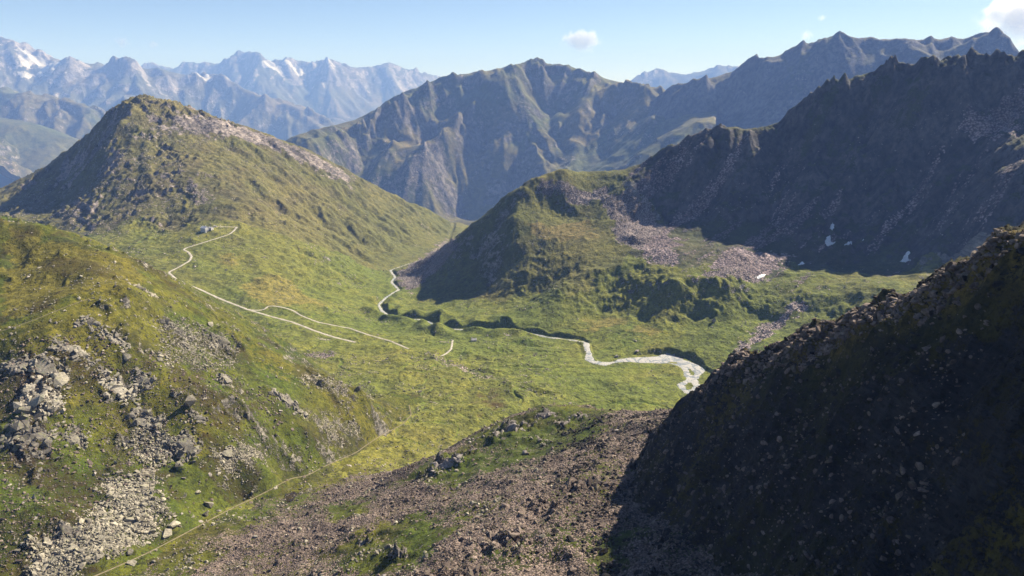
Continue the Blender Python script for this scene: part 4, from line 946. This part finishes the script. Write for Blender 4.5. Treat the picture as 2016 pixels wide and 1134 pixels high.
stones('scree', x, y, plaw(r, len(x), 0.18, 1.3, 2.6), M['rock_brown'], 'brown scree covering the foreground spur', 311)
xs, ys, ss = [], [], []
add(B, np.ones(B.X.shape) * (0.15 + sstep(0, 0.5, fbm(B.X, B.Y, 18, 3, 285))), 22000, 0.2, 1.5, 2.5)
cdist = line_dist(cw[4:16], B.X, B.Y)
stones('rubble', np.concatenate(xs), np.concatenate(ys), np.concatenate(ss), M['rock_dark'], 'blocks and rubble on the near slope, darkened for its shade', 321)
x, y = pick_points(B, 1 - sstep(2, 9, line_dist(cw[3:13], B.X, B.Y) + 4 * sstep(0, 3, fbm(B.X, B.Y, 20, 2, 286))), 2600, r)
stones('rubble', x, y, plaw(r, len(x), 0.3, 1.7, 2.3), M['rock_brown'], 'brownish blocks heaped along the crest of the dark slope, coloured lighter as sunlit', 325)  # lighter stone colour here stands in for sun on the crest
xs, ys, ss = [], [], []
add(V, np.clip(V.attr['scree'] - 0.3, 0, 1) * (1 - 0.85 * ridge_m), 15000, 0.4, 1.8, 2.7)
add(V, (0.05 + sstep(0.05, 0.5, fbm(V.X, V.Y, 90, 4, 287, 0.6))) * (V.D < 1500) * (rd > 30), 9000, 0.4, 1.7, 3.0)
add(V, np.clip(peak_m, 0, 1) * sstep(0.0, 0.5, fbm(V.X, V.Y, 70, 4, 289, 0.6)), 7000, 0.6, 2.2, 2.8)
stones('loose_stones', np.concatenate(xs), np.concatenate(ys), np.concatenate(ss), M['rock_grey'], 'pale loose stones and scree dotted over valley, peak and ridge foot', 331)

# outcrops of tilted schist slabs
def outcrop(u, v, wpx, hpx, label, kind='pale', n=22, only=None, seed=0, dip=0.5, group=None):
    p = at(u, v, only); k = np.linalg.norm(p - np.array([0, 0, CZ])) / FPX
    w, h = wpx * k, hpx * k; rr = np.random.default_rng(900 + seed); bm = bmesh.new()
    strike = rr.uniform(-0.4, 0.4)
    if kind != 'dark' and kind != 'brown': hull_bm(bm, rr, 26, (w * 0.46, h * 0.42, h * 0.16), np.array(slope_rot(p[0], p[1], 0.0, 1.0).to_matrix()), (0, 0, -h * 0.07), 0.4)
    for i in range(n):
        a = rr.uniform(-0.5, 0.5) * w; b = rr.normal(0, 0.22) * h
        x, y = p[0] + a, p[1] + b * 1.3
        s = min(w, h * 1.5) * float(plaw(rr, 1, 0.06, 0.24, 2.0)[0])
        rot = Matrix.Rotation(strike + rr.normal(0, 0.35), 3, 'Z') @ Matrix.Rotation(dip + rr.normal(0, 0.25), 3, 'Y') @ Matrix.Rotation(rr.normal(0.1, 0.3), 3, 'X')
        hull_bm(bm, rr, 14, (s * rr.uniform(0.45, 0.9), s * rr.uniform(0.7, 1.3), s * rr.uniform(0.5, 1.1)), np.array(rot), (x - p[0], y - p[1], float(H(x, y)) - p[2] - s * 0.3 + 0.04 * h * max(0, 1 - (2 * a / w) ** 2) * rr.random()), 0.6)
    me = bpy.data.meshes.new('rock_outcrop'); bm.to_mesh(me); bm.free(); me.materials.append(M['rock_' + kind])
    o = bpy.data.objects.new('rock_outcrop', me); COL.objects.link(o); o.location = p
    return tag(o, label, 'outcrop', group)
for i, (u, v, w, h, lab) in enumerate(OUT): outcrop(u, v, w, h, lab, 'crag' if i not in (0, 1, 12, 13, 16, 20) else 'pale', 40 + int(w), None, i, 0.35 + 0.3 * ((i * 7) % 3))
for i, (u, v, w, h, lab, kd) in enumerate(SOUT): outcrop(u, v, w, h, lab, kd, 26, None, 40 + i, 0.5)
VOUT = [(636,668,30,9,'small rocky mound beside the fork of the road'), (876,674,36,12,'dark rocky mound next to the short track'), (1000,660,16,8,'dark hollow-sided rock mound near the stream bank'), (1450,520,30,16,'crag at the base of the lit pink scree')]
for i, (u, v, w, h, lab) in enumerate(VOUT[:3]): outcrop(u, v, w, h, lab, 'grey', 18, ('valley',), 60 + i, 0.5)

# ------------------------------------------------------------------ huts
M['stone_wall'] = simple_mat('pale_stone_wall', (0.48, 0.46, 0.43), (0.62, 0.60, 0.57), 0.8, 0.05)
M['tin_roof'] = simple_mat('grey_tin_roof', (0.38, 0.37, 0.39), (0.50, 0.49, 0.51), 2.5, 0.03, 0.5)
M['slate_roof'] = simple_mat('slate_roof', (0.20, 0.195, 0.20), (0.32, 0.31, 0.32), 1.0, 0.05, 0.7)
M['glass'] = simple_mat('window_glass', (0.02, 0.025, 0.03), (0.04, 0.045, 0.05), 2.0, 0.0, 0.15)
M['wood'] = simple_mat('weathered_wood', (0.10, 0.065, 0.04), (0.18, 0.12, 0.08), 0.6, 0.03)
def bxm(name, x0, x1, y0, y1, z0, z1, mat, parent, gable=0.0):
    v = [(x0,y0,z0),(x1,y0,z0),(x1,y1,z0),(x0,y1,z0),(x0,y0,z1),(x1,y0,z1),(x1,y1,z1),(x0,y1,z1)]; f = [(0,3,2,1),(0,1,5,4),(2,3,7,6)]
    if gable:
        ym = (y0 + y1) / 2; v += [(x0,ym,z1+gable),(x1,ym,z1+gable)]; f += [(1,2,6,9,5),(3,0,4,8,7),(4,5,9,8),(6,7,8,9)]
    else: f += [(1,2,6,5),(3,0,4,7),(4,5,6,7)]
    return mesh_obj(name, v, f, mat, False, parent)
def gable_roof(name, x0, x1, y0, y1, z, rise, mat, parent, over=0.5, th=0.3):
    ym = (y0 + y1) / 2; k = rise / ((y1 - y0) / 2); v = []; f = []
    for s, ye in ((-1, y0 - over), (1, y1 + over)):
        b = len(v); ze = z - over * k
        for x in (x0 - over, x1 + over):
            v += [(x, ye, ze), (x, ym, z + rise), (x, ym, z + rise + th), (x, ye, ze + th)]
        q = [(0,1,2,3),(7,6,5,4),(0,4,5,1),(2,6,7,3),(0,3,7,4)]; f += [tuple(b + i for i in (t if s < 0 else t[::-1])) for t in q]
    return mesh_obj(name, v, f, mat, False, parent)
def hut(name, u, v, rz, parts, label, cat, sink=1.0, only=('valley',)):
    p = at(u, v, only); e = bpy.data.objects.new(name, None); COL.objects.link(e); e.empty_display_size = 2; e.location = (p[0], p[1], p[2] - sink); e.rotation_euler = (0, 0, rz); tag(e, label, cat); parts(e); return e
def big_hut(e):
    w = bxm('wall', -7, 7, -5, 5, -3, 7.5, M['stone_wall'], e, 3.2); rf = gable_roof('roof', -7, 7, -5, 5, 7.6, 3.2, M['tin_roof'], e)
    bxm('chimney', 2.6, 3.6, -0.6, 0.6, 9.5, 12.4, M['stone_wall'], rf)
    for z in (2.2, 5.0):
        for x in (-5, -2.5, 0, 2.5, 5):
            a = bxm('window', x - 0.55, x + 0.55, -5.12, -4.95, z, z + 1.4, M['glass'], e); bxm('sill', x - 0.7, x + 0.7, -5.25, -5.0, z - 0.15, z - 0.01, M['wood'], a)
        for y in (-3, 0, 3):
            a = bxm('window', 6.95, 7.12, y - 0.55, y + 0.55, z, z + 1.4, M['glass'], e); bxm('sill', 7.0, 7.25, y - 0.7, y + 0.7, z - 0.15, z - 0.01, M['wood'], a)
    bxm('door', 6.94, 7.1, -1.9, -0.9, 0.0, 2.1, M['wood'], e)
def annex(e):
    bxm('wall', -4, 4, -3, 3, -2.5, 3.6, M['stone_wall'], e, 1.8); gable_roof('roof', -4, 4, -3, 3, 3.7, 1.8, M['tin_roof'], e, 0.4, 0.25)
    for x in (-2, 1.5): bxm('window', x - 0.5, x + 0.5, -3.12, -2.95, 1.2, 2.3, M['glass'], e)
    bxm('door', 3.94, 4.1, -0.6, 0.5, 0.0, 2.0, M['wood'], e)
def shed(e):
    bxm('wall', -2.6, 2.6, -1.8, 1.8, -1.5, 2.3, M['wood'], e, 0.9); gable_roof('roof', -2.6, 2.6, -1.8, 1.8, 2.35, 0.9, M['tin_roof'], e, 0.3, 0.2); bxm('door', 2.55, 2.68, -0.5, 0.5, 0, 1.9, M['stone_wall'], e)
def stone_hut(e):
    bxm('wall', -3.8, 3.8, -2.6, 2.6, -1.5, 2.4, M['stone_wall'], e, 1.7); gable_roof('roof', -3.8, 3.8, -2.6, 2.6, 2.5, 1.7, M['slate_roof'], e, 0.4, 0.25)
    bxm('door', 0.2, 1.2, -2.72, -2.55, 0, 1.9, M['wood'], e); bxm('window', -2.2, -1.3, -2.72, -2.55, 0.9, 1.7, M['glass'], e)
hut('mountain_hut', 404, 455, R(-28), big_hut, 'large white mountain hut at the end of the gravel road', 'hut')
hut('hut_annex', 415, 451, R(-20), annex, 'lower white building attached beside the large mountain hut', 'hut')
hut('storage_shed', 424, 447, R(-15), shed, 'small shed right of the mountain hut', 'shed', 0.6)
hut('stone_hut', 933, 671, R(15), stone_hut, 'small grey-roofed stone hut on the meadow near the stream', 'hut', 0.5)

# ------------------------------------------------------------------ clouds, outside the haze
def cloud(u, v, d, wpx, hpx, dens, label, seed, thr=0.5, puffs=9):
    p = np.array(P(u, v, d)); k = d / FPX; w, h = wpx * k, hpx * k
    rr = np.random.default_rng(seed); bm = bmesh.new()
    bmesh.ops.create_icosphere(bm, subdivisions=3, radius=0.5)
    for q in bm.verts: q.co = Vector((q.co.x * w, q.co.y * w * 0.7, q.co.z * h))
    me = bpy.data.meshes.new('cloud'); bm.to_mesh(me); bm.free()
    o = bpy.data.objects.new('cloud', me); COL.objects.link(o); o.location = p; tag(o, label, 'cloud', 'small clouds over the ranges')
    m = bpy.data.materials.new('cloud_vapour'); m.use_nodes = True; nt = m.node_tree; nt.nodes.clear()
    N = nt.nodes.new; Lk = nt.links.new; out = N('ShaderNodeOutputMaterial'); vol = N('ShaderNodeVolumePrincipled'); tc = N('ShaderNodeTexCoord')
    mp = N('ShaderNodeMapping'); mp.inputs['Scale'].default_value = (2 / w, 2 / (w * 0.7), 2 / h); Lk(tc.outputs['Object'], mp.inputs[0])
    ln = N('ShaderNodeVectorMath'); ln.operation = 'LENGTH'; Lk(mp.outputs[0], ln.inputs[0])
    ns = N('ShaderNodeTexNoise'); ns.inputs['Scale'].default_value = 3.2 / w * 1.6; ns.inputs['Detail'].default_value = 5; ns.inputs['Roughness'].default_value = 0.6
    ad = N('ShaderNodeVectorMath'); ad.inputs[1].default_value = (seed * 911.0, seed * 37.0, 0); Lk(tc.outputs['Object'], ad.inputs[0]); Lk(ad.outputs[0], ns.inputs['Vector'])
    a = N('ShaderNodeMath'); a.operation = 'MULTIPLY_ADD'; Lk(ln.outputs['Value'], a.inputs[0]); a.inputs[1].default_value = -0.55; Lk(ns.outputs[0], a.inputs[2])
    mr = N('ShaderNodeMapRange'); mr.interpolation_type = 'SMOOTHSTEP'; Lk(a.outputs[0], mr.inputs[0]); mr.inputs[1].default_value = thr - 0.5; mr.inputs[2].default_value = thr - 0.28; mr.inputs[4].default_value = dens
    vol.inputs['Color'].default_value = (1, 1, 1, 1); vol.inputs['Anisotropy'].default_value = 0.55
    Lk(mr.outputs[0], vol.inputs['Density']); Lk(vol.outputs[0], out.inputs['Volume']); me.materials.append(m)
cloud(1145,80,33000,92,50,0.0017,'small white cloud above the hazy ribbed mountain',1, 0.56)
cloud(2010,34,22000,190,120,0.0018,'bright cloud bank at the upper right corner',2, 0.58)
cloud(240,82,33000,40,30,0.0014,'faint wisp of cloud above the snowy range',3, 0.62)
cloud(303,88,33000,30,22,0.0012,'fainter wisp beside the one above the snowy range',4, 0.62)
cloud(1588,70,24000,34,28,0.0016,'thin cloud shred over the long blue ridge',5, 0.62)
cloud(1618,35,24000,26,16,0.0014,'tiny high cloud shred above the other one',6, 0.62)
cloud(1470,129,33000,36,20,0.0025,'small white cloud just behind the blue ridge line',7, 0.6)
# ------------------------------------------------------------------ haze
def haze():
    me = bpy.data.meshes.new('haze')
    x0, x1, y0, y1, z0, z1 = -26000, 26000, -3000, 30000, -1201.0, 1650.0
    v = [(x, y, z) for z in (z0, z1) for y in (y0, y1) for x in (x0, x1)]
    me.from_pydata(v, [], [(0,2,3,1),(4,5,7,6),(0,1,5,4),(2,6,7,3),(0,4,6,2),(1,3,7,5)])
    o = bpy.data.objects.new('haze', me); COL.objects.link(o); o['kind'] = 'stuff'
    m = bpy.data.materials.new('haze'); m.use_nodes = True; nt = m.node_tree; nt.nodes.clear()
    out = nt.nodes.new('ShaderNodeOutputMaterial'); vol = nt.nodes.new('ShaderNodeVolumePrincipled')
    vol.inputs['Color'].default_value = (*HAZE_COLOR, 1); vol.inputs['Absorption Color'].default_value = (0.6, 0.6, 0.6, 1); vol.inputs['Density'].default_value = HAZE_DENSITY; vol.inputs['Anisotropy'].default_value = HAZE_ANISO
    nt.links.new(vol.outputs[0], out.inputs['Volume']); me.materials.append(m)
haze()
